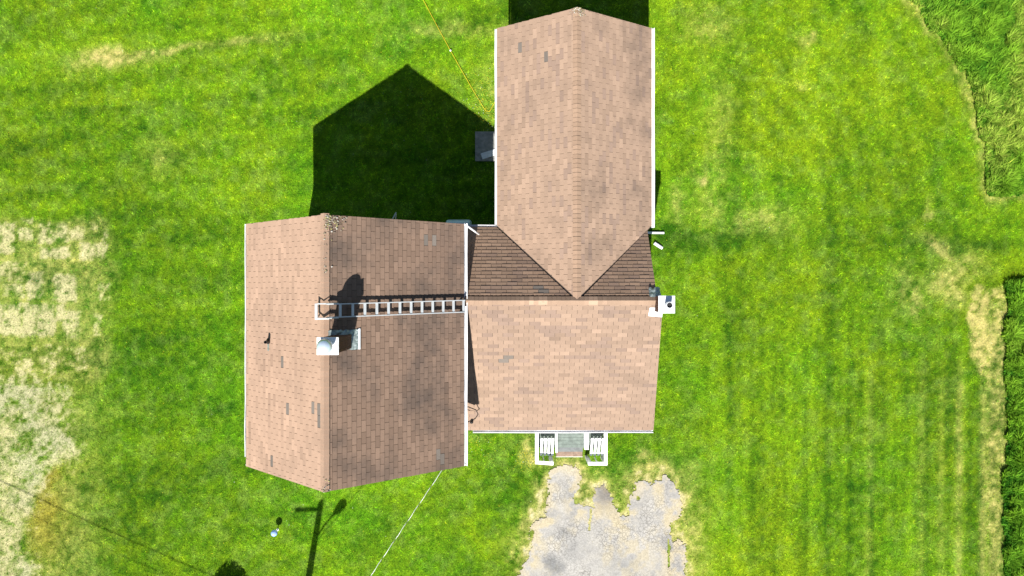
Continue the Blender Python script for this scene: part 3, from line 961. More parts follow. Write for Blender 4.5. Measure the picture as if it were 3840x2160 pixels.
# the 300 largest tabs (nearest the camera) are objects; the rest is one stuff part per roof
cand = [i for i, tb in enumerate(TABS) if tb[5]]
cand.sort(key=lambda i: -(TABS[i][1] @ Vector((TABS[i][6][0], TABS[i][6][1], 0))).z)
single = set(cand[:300])
VAR = []
for q in range(32):
    mb = MB()
    lo_v = 0 if q < 16 else .009
    vs_, fs_ = tab_verts([(0, lo_v), (SH_W - .010, lo_v), (SH_W - .010, SH_E), (0, SH_E)], 0, THICK)
    mb.add(vs_, fs_)
    me = mb.mesh('shingle', M_sh_main)
    at = me.attributes.new('Col', 'FLOAT_COLOR', 'POINT')
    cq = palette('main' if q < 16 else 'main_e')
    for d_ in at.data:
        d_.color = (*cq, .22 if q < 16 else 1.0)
    VAR.append(me)
for i in sorted(single):
    key, frame, pl, v0, colr, whole, (u0, vv0), _ = TABS[i]
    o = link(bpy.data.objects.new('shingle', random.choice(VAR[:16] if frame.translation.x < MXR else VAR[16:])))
    o.parent = ROOF[key]
    o.matrix_local = frame @ Matrix.Translation((u0, vv0, 0)) @ Matrix.Rotation(random.gauss(0, .004), 4, 'Z')
for key in ROOF:
    vs_all, fs_all, cs_all = [], [], []
    for i, (k2, frame, pl, v0, colr, whole, uv0, _) in enumerate(TABS):
        if k2 != key or i in single:
            continue
        vs_, fs_ = tab_verts(pl, v0, THICK * random.uniform(.7, 1.35))
        b0 = len(vs_all)
        vs_all += [frame @ Vector(p) for p in vs_]
        fs_all += [tuple(b0 + q for q in f_) for f_ in fs_]
        cs_all += [colr] * len(vs_)
    me = bpy.data.meshes.new('shingle_courses')
    me.from_pydata(vs_all, [], fs_all)
    at = me.attributes.new('Col', 'FLOAT_COLOR', 'POINT')
    arr = np.array(cs_all, np.float32)
    at.data.foreach_set('color', arr.ravel())
    me.materials.append(M_sh_main if key == 'main' else M_sh_light)
    o = link(bpy.data.objects.new('shingle_courses', me))
    o.parent = ROOF[key]
    o['kind'] = 'stuff'


# ridge caps: folded pieces, each lapping over the next
def ridge(key, A, B, sl_l, sl_r, kind, mat, hw=.155):
    """A->B along the ridge; sl_l / sl_r = fall per metre to the left and right of A->B"""
    A = Vector(A); B = Vector(B)
    d = (B - A); Ln = d.length; d.normalize()
    side = d.cross(Vector((0, 0, 1))).normalized()     # right of travel
    var = []
    for q in range(8):
        mb = MB()
        t0, t1 = .030, .012
        cl, cr = math.cos(math.atan(sl_l)), math.cos(math.atan(sl_r))
        pr = []
        for yy, tt in ((0, t0), (SH_E + .02, t1)):
            pr += [(-hw * cl, yy, -hw * cl * sl_l + tt), (0, yy, tt + .004), (hw * cr, yy, -hw * cr * sl_r + tt),
                   (-hw * cl, yy, -hw * cl * sl_l - .004), (0, yy, -.004), (hw * cr, yy, -hw * cr * sl_r - .004)]
        mb.add(pr, [(0, 1, 7, 6), (1, 2, 8, 7), (0, 3, 4, 1), (1, 4, 5, 2), (0, 6, 9, 3), (2, 5, 11, 8)])
        me = mb.mesh('ridge_shingle', mat)
        at = me.attributes.new('Col', 'FLOAT_COLOR', 'POINT')
        cq = cap_palette(kind)
        for d_ in at.data:
            d_.color = (*cq, .3)
        var.append(me)
    n_ = int(Ln / SH_E)
    fr = Matrix((side.to_4d(), d.to_4d(), Vector((0, 0, 1, 0)), Vector((0, 0, 0, 1)))).transposed()
    for i in range(n_):
        o = link(bpy.data.objects.new('ridge_shingle', random.choice(var)))
        o.parent = ROOF[key]
        m_ = fr.copy()
        m_.translation = A + d * (i * SH_E + .0) + Vector((0, 0, random.uniform(0, .006)))
        o.matrix_local = m_ @ Matrix.Rotation(random.gauss(0, .012), 4, 'Z')


ridge('main', (MXR, MY0, MZR), (MXR, MY1 + .02, MZR), (MZR - MZE) / (MXR - MX0), (MZR - MZE) / (MX1 - MXR), 'main', M_sh_main)
ridge('front', (4.68, FYR, FZR), (FXW, FYR, FZR), (FZR - FZE_S) / (FYR - FYS), (FZR - FZE_N) / (FYN - FYR), 'front', M_sh_light)
ridge('wing', (WXR, WY1, FZR), (WXR, FYR + .1, FZR), (FZR - FZE_N) / (WX1 - WXR), (FZR - FZE_N) / (WXR - WX0), 'light', M_sh_light)

# rake trim boards along the gable edges
def rake(a, b):
    MB().bar(a, b, .025, .15).build('rake_board', M_white, house)


for yy in (MY1 - .03, MY0 + .03):
    rake((MX0, yy, MZE - .10), (MXR, yy, MZR - .10))
    rake((MXR, yy, MZR - .10), (MX1, yy, MZE - .10))
rake((WX0, WY1 - .03, FZE_N - .10), (WXR, WY1 - .03, FZR - .10))
rake((WXR, WY1 - .03, FZR - .10), (WX1, WY1 - .03, FZE_N - .10))
rake((4.89, FYS, FZE_S - .10), (4.67, FYR, FZR - .10))
rake((4.49, FYR, FZR - .12), (4.49, FYN - .2, FZE_N - .02))

# walls with gables
def gable_wall(x0, x1, y0, y1, ze, zr, rp, axis):
    mb = MB()
    if axis == 'y':     # ridge runs along y at x=rp
        prof = [(x0, 0), (x1, 0), (x1, ze[1]), (rp, zr), (x0, ze[0])]
        vs_ = [(p[0], y0, p[1]) for p in prof] + [(p[0], y1, p[1]) for p in prof]
    else:
        prof = [(y0, 0), (y1, 0), (y1, ze[1]), (rp, zr), (y0, ze[0])]
        vs_ = [(x0, p[0], p[1]) for p in prof] + [(x1, p[0], p[1]) for p in prof]
    mb.add(vs_, [(0, 1, 2, 3, 4), (9, 8, 7, 6, 5), (0, 5, 6, 1), (1, 6, 7, 2), (2, 7, 8, 3), (3, 8, 9, 4), (4, 9, 5, 0)])
    return mb.build('wall', M_siding, house)


w_main = gable_wall(-8.0, -1.8, -5.36, 1.8, (5.0, 5.0), 7.5, MXR, 'y')
w_front = gable_wall(-1.797, 4.40, -4.62, 1.77, (2.45, 3.25), 4.8, FYR, 'x')
w_wing = gable_wall(-.20, 4.397, 1.2, 8.5, (3.25, 3.25), 4.8, WXR, 'y')


def window(wall, x, y, z, w_, h_, face):
    mb = MB(); gl = MB()
    if face in 'ns':
        s = 1 if face == 'n' else -1
        for (a, b, c_, d_) in ((-w_ / 2 - .07, -w_ / 2, -h_ / 2 - .07, h_ / 2 + .07), (w_ / 2, w_ / 2 + .07, -h_ / 2 - .07, h_ / 2 + .07),
                               (-w_ / 2, w_ / 2, -h_ / 2 - .07, -h_ / 2), (-w_ / 2, w_ / 2, h_ / 2, h_ / 2 + .07), (-w_ / 2, w_ / 2, -.02, .02)):
            mb.box(x + a, x + b, min(y, y + s * .04), max(y, y + s * .04), z + c_, z + d_)
        gl.box(x - w_ / 2, x + w_ / 2, min(y, y + s * .012), max(y, y + s * .012), z - h_ / 2, z + h_ / 2)
    else:
        s = 1 if face == 'e' else -1
        for (a, b, c_, d_) in ((-w_ / 2 - .07, -w_ / 2, -h_ / 2 - .07, h_ / 2 + .07), (w_ / 2, w_ / 2 + .07, -h_ / 2 - .07, h_ / 2 + .07),
                               (-w_ / 2, w_ / 2, -h_ / 2 - .07, -h_ / 2), (-w_ / 2, w_ / 2, h_ / 2, h_ / 2 + .07), (-w_ / 2, w_ / 2, -.02, .02)):
            mb.box(min(x, x + s * .04), max(x, x + s * .04), y + a, y + b, z + c_, z + d_)
        gl.box(min(x, x + s * .012), max(x, x + s * .012), y - w_ / 2, y + w_ / 2, z - h_ / 2, z + h_ / 2)
    f = mb.build('window_frame', M_white, None)
    f.parent = wall
    g_ = gl.build('window_pane', M_glass, None)
    g_.parent = wall


for (wl_, *a) in ((w_main, -6.6, -5.36, 1.6, .8, 1.2, 's'), (w_main, -3.3, -5.36, 1.6, .8, 1.2, 's'), (w_main, -5.1, -5.36, 4.6, .8, 1.1, 's'),
                  (w_main, -6.6, 1.8, 1.6, .8, 1.2, 'n'), (w_main, -5.1, 1.8, 4.6, .8, 1.1, 'n'), (w_main, -8.0, -3.6, 1.6, .8, 1.2, 'w'), (w_main, -8.0, .2, 1.6, .8, 1.2, 'w'),
                  (w_front, -.6, -4.62, 1.5, .7, .9, 's'), (w_front, 4.40, -2.6, 1.6, .8, 1.1, 'e'), (w_wing, 4.397, 4.5, 1.7, .8, 1.1, 'e'), (w_wing, 4.397, 7.0, 1.7, .8, 1.1, 'e'),
                  (w_wing, -.2, 3.3, 1.7, .8, 1.1, 'w'), (w_wing, 2.1, 8.5, 1.7, .8, 1.1, 'n')):
    window(wl_, *a)
MB().box(1.75, 2.65, -4.66, -4.61, .56, 2.4).build('door', M_white, house)
MB().box(-.25, -.195, 5.0, 5.85, .2, 2.2).build('door', M_white, house)


# gutters: open troughs
def gutter(a, b, out, w_=.11, h_=.09, name='gutter'):
    a = Vector(a); b = Vector(b); out = Vector(out).normalized()
    prof = [(0, 0), (0, -h_), (w_, -h_), (w_, .0), (w_ - .02, .0), (w_ - .02, -.03), (w_ - .012, -h_ + .012), (.012, -h_ + .012), (.012, 0)]
    nseg = max(2, int((b - a).length / .9))
    vs_, n_ = [], len(prof)
    for i in range(nseg + 1):
        p = a.lerp(b, i / nseg)
        if 0 < i < nseg:
            p = p + out * random.gauss(0, .006) + Vector((0, 0, random.gauss(0, .006)))
        vs_ += [p + out * q[0] + Vector((0, 0, q[1])) for q in prof]
    fs_ = []
    for i in range(nseg):
        fs_ += [(i * n_ + k_, i * n_ + (k_ + 1) % n_, (i + 1) * n_ + (k_ + 1) % n_, (i + 1) * n_ + k_) for k_ in range(n_)]
    fs_ += [tuple(range(n_)), tuple(nseg * n_ + k_ for k_ in range(n_ - 1, -1, -1))]
    return MB().add(vs_, fs_).build(name, M_gutter, house)


gutter((MX1 + .005, MY0, MZE - .01), (MX1 + .005, MY1 + .02, MZE - .01), (1, 0, 0), .10)
gutter((MX0 - .005, MY1, MZE - .03), (MX0 - .005, MY0 + .28, MZE - .03), (-1, 0, 0), .065)
gutter((-1.365, FYS - .005, FZE_S - .01), (4.93, FYS - .005, FZE_S - .01), (0, -1, 0), .10)
gutter((-1.50, FYN + .005, FZE_N - .01), (WX0 - .09, FYN + .005, FZE_N - .01), (0, 1, 0), .06)
gutter((WX0 - .005, FYN + .01, FZE_N - .01), (WX0 - .005, WY1 - .02, FZE_N - .01), (-1, 0, 0), .075)
gutter((WX1 + .005, FYN - .02, FZE_N - .01), (WX1 + .005, WY1 + .02, FZE_N - .01), (1, 0, 0), .105)

# downspouts
MB().tube([(-1.43, 1.95, 4.9), (-1.42, 2.0, 4.75), (-1.70, 1.9, 4.45), (-1.72, 1.88, .3), (-1.6, 2.05, .12)], .04).build('downspout', M_gutter, house)
MB().tube([(-1.37, 1.92, 4.92), (-1.18, 1.80, 4.55), (-1.1, 1.78, 3.75)], .03).build('downspout', M_gutter, house)
MB().tube([(4.78, 2.12, 3.2), (4.5, 2.13, 2.9), (4.46, 2.13, .3), (4.62, 2.13, .10), (5.84, 2.12, .07)], .045).build('downspout', M_gutter, house)
MB().tube([(-8.33, -5.1, 4.9), (-8.06, -5.15, 4.6), (-8.06, -5.15, .2)], .04).build('downspout', M_gutter, house)

# ------------------------------------------------------------------ chimneys
def chimney(x0, x1, y0, y1, z0, zb, z1, label, cap_over, bricks_from):
    """core of mortar, bricks laid in courses from bricks_from up, sheet cap on top"""
    core = MB().box(x0 + .012, x1 - .012, y0 + .012, y1 - .012, z0, z1 - .01).build('chimney', M_mortar, house)
    core['label'] = label
    bl, bh, bd, mo = .19, .062, .09, .011
    meshes = {}
    zc = bricks_from
    row = 0
    while zc + bh < z1:
        for face in range(4):
            if face in (0, 2):
                lo, hi, fix = x0, x1, (y0 if face == 0 else y1)
            else:
                lo, hi, fix = y0 + bd + mo, y1 - bd - mo, (x0 if face == 3 else x1)
            p_ = lo - (bl / 2 if row % 2 else 0)
            while p_ < hi - .02:
                a, b = max(p_, lo), min(p_ + bl, hi)
                p_ += bl + mo
                if b - a < .03:
                    continue
                ln = round(b - a, 3)
                kx = (ln, face % 2)
                if kx not in meshes:
                    mb = MB()
                    if face % 2 == 0:
                        mb.box(0, ln, 0, bd, 0, bh)
                    else:
                        mb.box(0, bd, 0, ln, 0, bh)
                    meshes[kx] = mb.mesh('brick', M_brick)
                o = link(bpy.data.objects.new('brick', meshes[kx]))
                o.parent = core
                j1 = random.uniform(-.002, .003)
                o.location = {0: (a, fix - j1, zc), 2: (a, fix - bd + j1, zc), 1: (fix - bd + j1, a, zc), 3: (fix - j1, a, zc)}[face]
        zc += bh + mo
        row += 1
    cap = MB().box(x0 - cap_over, x1 + cap_over, y0 - cap_over, y1 + cap_over, z1, z1 + .05)
    c_ = cap.build('cap', M_sheet, None, bevel=.008)
    c_.parent = core
    return core


# tall one by the main ridge
ch1 = chimney(-4.965, -4.475, -1.675, -1.295, 5.2, 7.0, 8.78, 'brown brick chimney with pale cap and shiny domed cowl', .036, 7.02)
zt = 8.83
o = MB().lathe((-4.73, -1.475, zt), [(.10, 0), (.10, .20)], 20).build('flue_pipe', M_alu, None); o.parent = ch1
dome = MB().lathe((-4.73, -1.475, zt + .20), [(.180, .0), (.198, .015), (.196, .05), (.180, .11), (.148, .16), (.10, .195), (.045, .213), (.005, .217)], 28)
o = dome.build('cowl', M_steel, None, smooth=True); o.parent = ch1


def roof_e(x):
    return MZR - (x - MXR) * (MZR - MZE) / (MX1 - MXR)


# crumpled flashing tray round its foot, following the east slope
mb = MB()
nx_, ny_ = 14, 12
fx0, fx1, fy0, fy1 = -5.02, -4.32, -1.72, -1.16
vs_ = []
for a in range(ny_ + 1):
    for b in range(nx_ + 1):
        x_ = fx0 + (fx1 - fx0) * b / nx_; y_ = fy0 + (fy1 - fy0) * a / ny_
        vs_.append((x_ + random.gauss(0, .006), y_ + random.gauss(0, .008), roof_e(max(x_, MXR)) + .03 + random.uniform(0, .028)))
mb.add(vs_, [(a * (nx_ + 1) + b, a * (nx_ + 1) + b + 1, (a + 1) * (nx_ + 1) + b + 1, (a + 1) * (nx_ + 1) + b) for a in range(ny_) for b in range(nx_)])
o = mb.build('flashing', M_lead, None); o.parent = ch1
o = MB().bar((-4.30, -1.72, roof_e(-4.30) + .035), (-4.30, -1.14, roof_e(-4.30) + .035), .08, .012).build('flashing_strip', M_sheet, None); o.parent = ch1

# short one outside the east gable
ch2 = chimney(4.48, 4.93, -.74, -.26, 0, 4.4, 5.50, 'short brick chimney on the east gable with square pale cap and black flue', .028, 4.45)
o = MB().lathe((4.735, -.515, 5.55), [(.10, 0), (.10, .26), (.085, .26), (.085, .02)], 20).build('flue_pipe', M_sheet, None); o.parent = ch2
o = MB().lathe((4.735, -.515, 5.555), [(.0848, 0), (.0848, .20)], 20).build('flue_dark_plug', M_black, None); o.parent = ch2  # solid black plug inside the pipe, stands in for the dark of the hole
mb = MB()
def roof_s(y):
    return FZR - (FYR - y) * (FZR - FZE_S) / (FYR - FYS)
mb.add([(4.32, -.62, roof_s(-.62) + .03), (4.72, -.62, roof_s(-.62) + .03), (4.74, -.92, roof_s(-.92) + .03), (4.30, -.88, roof_s(-.88) + .03)], [(3, 2, 1, 0)])
o = mb.build('flashing', M_sheet, None); o.parent = ch2
mb = MB()
rn = lambda y: FZR - (y - FYR) * (FZR - FZE_N) / (FYN - FYR)
vs_ = []
for a in range(5):
    for b in range(6):
        x_ = 4.30 + .36 * b / 5; y_ = -.28 + .30 * a / 4
        vs_.append((x_ + random.gauss(0, .012), y_ + random.gauss(0, .012), rn(max(y_, FYR)) + .04 + random.uniform(0, .04)))
mb.add(vs_, [(a * 6 + b, a * 6 + b + 1, a * 6 + b + 7, a * 6 + b + 6) for a in range(4) for b in range(5)])
o = mb.build('flashing', M_lead, None); o.parent = ch2

# plumbing vent on the west slope
roof_w = lambda x: MZE + (x - MX0) * (MZR - MZE) / (MXR - MX0)
vx, vy = -7.28, -1.60
vz = roof_w(vx)
vent = MB().lathe((vx, vy, vz - .1), [(.048, 0), (.048, .40), (.036, .40), (.036, .28)], 14).build('vent_pipe', M_black, house)
o = MB().lathe((vx, vy, vz - .06), [(.11, 0), (.075, .10), (.055, .13)], 14).build('vent_collar', M_black, None); o.parent = vent
up_w = Vector((MXR - MX0, 0, MZR - MZE)).normalized()
o = MB().bar((vx - .02, vy - .28, roof_w(vx - .02) + .02), (vx - .02, vy - .02, roof_w(vx - .02) + .02), .07, .008, up=Vector((-up_w.z, 0, up_w.x))).build('vent_flashing', M_lead, None)
o.parent = vent

# lichen and moss flakes at the gable ends of the ridges
def lichen(n_, fx_, fy_, parent, zf):
    vs_, fs_, cs_ = [], [], []
    for i in range(n_):
        x_, y_ = fx_(), fy_()
        r_ = random.choice((.006, .009, .013, .020)) * random.uniform(.6, 1.3)
        cc_ = random.choice(((.38, .35, .28), (.33, .31, .25), (.36, .32, .14), (.29, .26, .11), (.48, .46, .42), (.22, .19, .13), (.16, .13, .10)))
        b0 = len(vs_)
        m_ = 6
        for q in range(m_):
            a = 2 * math.pi * q / m_
            rr = r_ * random.uniform(.5, 1.4)
            xx, yy = x_ + rr * math.cos(a), y_ + rr * math.sin(a)
            vs_.append((xx, yy, zf(xx) + .026))
        vs_.append((x_, y_, zf(x_) + .040))
        cs_ += [cc_] * (m_ + 1)
        fs_ += [(b0 + q, b0 + (q + 1) % m_, b0 + m_) for q in range(m_)]
    me = bpy.data.meshes.new('lichen')
    me.from_pydata(vs_, [], fs_)
    at = me.attributes.new('Col', 'FLOAT_COLOR', 'POINT')
    arr = np.ones((len(vs_), 4), np.float32); arr[:, :3] = np.array(cs_)
    at.data.foreach_set('color', arr.ravel())
    me.materials.append(M_lichen)
    o = link(bpy.data.objects.new('lichen', me))
    o.parent = parent
    o['kind'] = 'stuff'


zmain = lambda x: MZR - abs(x - MXR) * ((MZR - MZE) / (MX1 - MXR) if x > MXR else (MZR - MZE) / (MXR - MX0)) + .02
zwing = lambda x: FZR - abs(x - WXR) * (FZR - FZE_N) / (WX1 - WXR) + .02
lichen(200, lambda: MXR + .04 + abs(random.gauss(0, .20)), lambda: MY1 - .02 - abs(random.gauss(0, .22)), ROOF['main'], zmain)
lichen(40, lambda: MXR + .03 + random.gauss(0, .05), lambda: MY1 - random.uniform(.1, 1.6), ROOF['main'], zmain)
lichen(40, lambda: MXR + .05 + random.gauss(0, .06), lambda: MY0 + abs(random.gauss(0, .15)), ROOF['main'], zmain)
lichen(130, lambda: WXR + random.gauss(.05, .10), lambda: WY1 - abs(random.gauss(0, .15)), ROOF['wing'], zwing)

# bracket sticking out of the north gable
MB().tube([(-3.75, 1.80, 5.55), (-3.63, 2.10, 5.55), (-3.52, 2.30, 5.55)], .018).build('gable_bracket', M_alu, house)
MB().tube([(-3.60, 1.80, 5.30), (-3.53, 2.26, 5.52)], .014).build('bracket_brace', M_alu, house)

# ------------------------------------------------------------------ porch
pz = .55
porch = tag(empty('porch', (2.16, -5.3, 0)), 'small front porch with grey-green deck, white railings and two slatted benches', 'porch')
frame_ = MB().box(.93, 3.40, -6.02, -4.63, .05, pz - .03).build('deck_frame', M_deckgrey, porch)
for i in range(11):
    y1_ = -4.63 - i * .1265
    o = MB().box(.91, 3.42, y1_ - .1205, y1_, pz - .028, pz + random.uniform(-.002, .003)).build('deck_board', M_deckgreen, None)
    o.parent = frame_
st = MB().box(1.69, 2.69, -6.22, -6.023, .03, .365).build('step', M_deckgrey, porch)
st2 = MB().box(1.69, 2.69, -6.43, -6.223, .0, .19).build('step', M_deckwood, porch)
for i in range(3):
    x0_ = 1.69 + i * .334
    o = MB().box(x0_ + .004, x0_ + .328, -6.44, -6.226, .192, .222).build('step_board', M_deckwood, None); o.parent = st2
o = MB().box(1.68, 2.70, -6.455, -6.442, .06, .226).build('riser', M_white, None); o.parent = st2
rz = 1.10
rails = []
for (a, b) in (((.915, -4.66), (.915, -6.38)), ((3.458, -4.66), (3.458, -6.42))):
    r_ = MB().bar((a[0], a[1], rz), (b[0], b[1] - .0, rz), .125, .045).build('railing', M_white, porch, bevel=.006)
    rails.append(r_)
    for q in range(9):
        yy = a[1] + (b[1] - a[1]) * (q + .5) / 9
        o = MB().box(a[0] - .02, a[0] + .02, yy - .02, yy + .02, pz - .1, rz - .025).build('baluster', M_white, None); o.parent = r_
for (a, b) in (((.853, -6.43), (1.53, -6.48)), ((2.81, -6.48), (3.521, -6.48))):
    r_ = MB().bar((a[0], a[1], rz + .004), (b[0], b[1], rz + .004), .125, .045).build('railing', M_white, porch, bevel=.006)
    for q in range(3):
        t_ = (q + .5) / 3
        xx = a[0] + (b[0] - a[0]) * t_; yy = a[1] + (b[1] - a[1]) * t_
        o = MB().box(xx - .02, xx + .02, yy - .02, yy + .02, .12, rz - .022).build('baluster', M_white, None); o.parent = r_
for (x_, y_) in ((.915, -6.435), (1.49, -6.475), (2.85, -6.48), (3.458, -6.48)):
    MB().box(x_ - .045, x_ + .045, y_ - .045, y_ + .045, 0, rz - .024).build('post', M_white, porch)
MB().box(1.625, 1.69, -6.14, -4.66, pz + .004, .88).build('bench_side', M_white, porch)
MB().box(2.70, 2.86, -6.02, -4.66, pz + .004, .88).build('bench_side', M_white, porch)
for (x0_, sh) in ((1.075, -.03), (2.955, -.055)):
    bench = MB()
    bench.box(x0_ - .01, x0_ + .50, -5.70, -5.66, .68, .826).box(x0_ - .03, x0_ + .46, -6.19, -6.15, .68, .826)
    be = bench.build('bench', M_white, porch)
    for q in range(4):
        xa = x0_ + q * .136
        vs_ = [(xa, -5.60, 0), (xa + .088, -5.60, 0), (xa + .088 + sh, -6.25, 0), (xa + sh, -6.25, 0)]
        mb = MB()
        mb.add([(p[0], p[1], .85) for p in vs_] + [(p[0], p[1], .828) for p in vs_], [(3, 2, 1, 0), (4, 5, 6, 7), (0, 1, 5, 4), (1, 2, 6, 5), (2, 3, 7, 6), (3, 0, 4, 7)])
        o = mb.build('slat', M_white, None); o.parent = be

# ------------------------------------------------------------------ ladder on the east slope
lad = tag(empty('roof_ladder', (-3.3, -.58, roof_e(-3.3))), 'aluminium roof ladder hooked over the ridge of the tall western roof', 'ladder')
lh = .17


def lp(x, y, h=lh):
    return (x, y, roof_e(x) + h)


nrm_e = Vector((MZR - MZE, 0, MX1 - MXR)).normalized()


def lad_y(x, side):
    t_ = (x + 5.1) / 3.6
    up_ = -.445 + .065 * t_          # upper rail, seen from above
    lo_ = -.80 + .055 * t_
    return up_ if side else lo_


for side in (0, 1):
    MB().bar(lp(-5.02, lad_y(-5.02, side)), lp(-1.47, lad_y(-1.47, side)), .028, .075, up=nrm_e).build('rail', M_alu, lad)
for i in range(12):
    x_ = -1.50 - .292 * i
    MB().bar(lp(x_, lad_y(x_, 0), lh + .01), lp(x_, lad_y(x_, 1), lh + .01), .072, .026, up=nrm_e).build('rung', M_alu, lad)
hk = MB().tube([lp(-4.75, lad_y(-4.9, 1) + .02, lh + .02), (-5.02, lad_y(-5, 1) + .02, roof_e(-5.02) + lh + .06), (-5.26, lad_y(-5.1, 1) + .02, 7.80), (-5.32, lad_y(-5.1, 1) + .02, 7.60)], .018).build('hook', M_alu, lad)
hk = MB().tube([lp(-4.75, lad_y(-4.9, 0) - .02, lh + .02), (-5.02, lad_y(-5, 0) - .02, roof_e(-5.02) + lh + .06), (-5.26, lad_y(-5.1, 0) - .02, 7.80), (-5.32, lad_y(-5.1, 0) - .02, 7.60)], .018).build('hook', M_alu, lad)
MB().bar((-5.31, -.86, 7.78), (-5.31, -.42, 7.78), .075, .04).build('hook_bar', M_alu, lad, bevel=.006)
MB().bar((-5.27, lad_y(-5.2, 0) - .03, 7.80), (-4.95, lad_y(-5.0, 0) - .03, 7.80), .05, .02).build('hook_plate', M_alu, lad)
for side in (0, 1):
    MB().bar(lp(-1.60, lad_y(-1.6, side), .09), lp(-1.55, lad_y(-1.55, side), .09), .05, .13, up=nrm_e).build('foot', M_black, lad)

# ------------------------------------------------------------------ things round the house
tank = tag(empty('oil_tank', (-1.96, 2.2, 0)), 'pale blue-grey heating oil tank behind the tall western block', 'oil tank')
n_ = 20
prof = []
for i in range(n_):
    a = 2 * math.pi * i / n_
    prof.append((.31 * math.copysign(abs(math.cos(a)) ** .55, math.cos(a)), .52 * math.copysign(abs(math.sin(a)) ** .75, math.sin(a))))
vs_ = []
XS = (-2.41, -2.385, -2.34, -1.58, -1.535, -1.51)
SC = (.86, .95, 1, 1, .95, .86)
for x_, s_ in zip(XS, SC):
    vs_ += [(x_, 2.215 + p[0] * s_, .98 + p[1] * s_) for p in prof]
fs_ = [(i * n_ + k_, i * n_ + (k_ + 1) % n_, (i + 1) * n_ + (k_ + 1) % n_, (i + 1) * n_ + k_) for i in range(5) for k_ in range(n_)]
fs_ += [tuple(range(n_)), tuple(5 * n_ + k_ for k_ in range(n_ - 1, -1, -1))]
MB().add(vs_, fs_).build('tank_body', M_tank, tank, smooth=False)
for x_ in (-2.28, -1.64):
    for y_ in (2.02, 2.41):
        MB().tube([(x_, y_, 0), (x_, y_, .62)], .02).build('leg', M_alu, tank)
MB().tube([(-2.2, 2.2, 1.48), (-2.2, 2.2, 1.62)], .03).build('filler_pipe', M_alu, tank)

slab = MB().box(-1.415, -.21, 4.88, 6.01, -.05, .10).build('doorstep_slab', M_concrete, None, bevel=.015)
tag(slab, 'square grey concrete slab at the rear wing side door', 'slab')
a = P(1806, 586, .16); b = P(1859, 568, .16)
plank = MB().bar((a[0], a[1], .125), (b[0] + .25, b[1] + .07, .125), .235, .045).build('plank', M_plank, None, bevel=.006)
tag(plank, 'pale weathered plank lying on the concrete doorstep', 'plank')

pp = MB().tube([(5.46, 1.73, .09), (5.60, 1.64, .08), (5.78, 1.53, .05)], .062, 10).build('drain_pipe', M_gutter, None)
tag(pp, 'short loose white drain pipe lying on grass below the downspout', 'pipe')

# yellow cord across the lawn
pts = [P(1500, -150), P(1587, 0), P(1632, 85), P(1690, 192), P(1745, 290), P(1790, 366), P(1822, 418), P(1836, 420), P(1846, 400), P(1862, 375)]
cord = MB().tube([(p[0], p[1], .06 + .012 * math.sin(i * 2.1)) for i, p in enumerate(pts)], .009, 6).build('yellow_cord', M_yellow, None)
tag(cord, 'thin yellow cord running across the lawn to the rear wing', 'cord')
knot = P(1690, 192)
kn = MB().lathe((knot[0], knot[1], .05), [(.012, 0), (.035, .02), (.035, .05), (.012, .07)], 10).build('cord_clip', M_white, None)
tag(kn, 'small white clip on the yellow cord', 'clip')

# globe ornament
gb = P(1041, 1986)
glb = tag(empty('globe_ornament', (gb[0], gb[1], 0)), 'small pale blue globe on a short post, alone on the front lawn', 'ornament')
MB().lathe((gb[0], gb[1], 0), [(.055, 0), (.05, .02), (.022, .05), (.02, .24), (.05, .27)], 14).build('post', M_white, glb, smooth=False)
MB().lathe((gb[0], gb[1], .26), [(.12 * math.sin(math.pi * q / 12) + .001, .12 - .12 * math.cos(math.pi * q / 12)) for q in range(13)], 20).build('globe', M_globe, glb, smooth=True)

# ------------------------------------------------------------------ pole, wires, tree
def utility_pole(x, y, h, label, lamp):
    t_ = tag(empty('utility_pole', (x, y, 0)), label, 'utility pole', 'utility poles along the road')
    MB().tube([(x, y, -.2), (x, y, h * .5), (x, y, h)], [.15, .13, .105], 12).build('pole', M_pole, t_)
    MB().bar((x - .95, y + .05, h - .35), (x + .1, y + .05, h - .30), .09, .10).build('crossarm', M_pole, t_)
    MB().lathe((x + .02, y, h), [(.04, 0), (.06, .05), (.035, .10), (.06, .15), (.02, .2)], 10).build('insulator', M_sheet, t_)
    MB().lathe((x - .8, y + .05, h - .30), [(.03, 0), (.05, .04), (.02, .12)], 10).build('insulator', M_sheet, t_)
    if lamp:
        MB().tube([(x, y, 5.95), (x + .3, y + .15, 6.45), (x + .62, y + .30, 6.78)], .03).build('lamp_arm', M_alu, t_)
        pr = [(.0, .02), (.10, .07), (.30, .14), (.5, .17), (.62, .13), (.68, .03)]
        d_ = Vector((.55, .40, .35)).normalized()
        o_ = Vector((x + .56, y + .27, 6.72))
        MB().tube([o_ + d_ * p[0] for p in pr], [p[1] for p in pr], 10).build('lamp_head', M_alu, t_, smooth=True)
    return t_


PX_, PY_ = -8.43, -14.82
utility_pole(PX_, PY_, 7.6, 'wooden utility pole with street lamp whose shadow falls on the front lawn', True)
utility_pole(-33.0, -6.83, 7.0, 'far wooden utility pole carrying two wires, beyond the left edge', False)
utility_pole(-7.4, -18.9, 7.0, 'wooden utility pole carrying two wires, beyond the bottom edge', False)


def cable(name, A, B, sag, r_, mat, label, cat, nseg=24):
    A = Vector(A); B = Vector(B)
    pts_ = []
    for i in range(nseg + 1):
        t_ = i / nseg
        p = A.lerp(B, t_)
        p.z -= sag * 4 * t_ * (1 - t_)
        pts_.append(p)
    o = MB().tube(pts_, r_, 6).build(name, mat, None)
    return tag(o, label, cat)


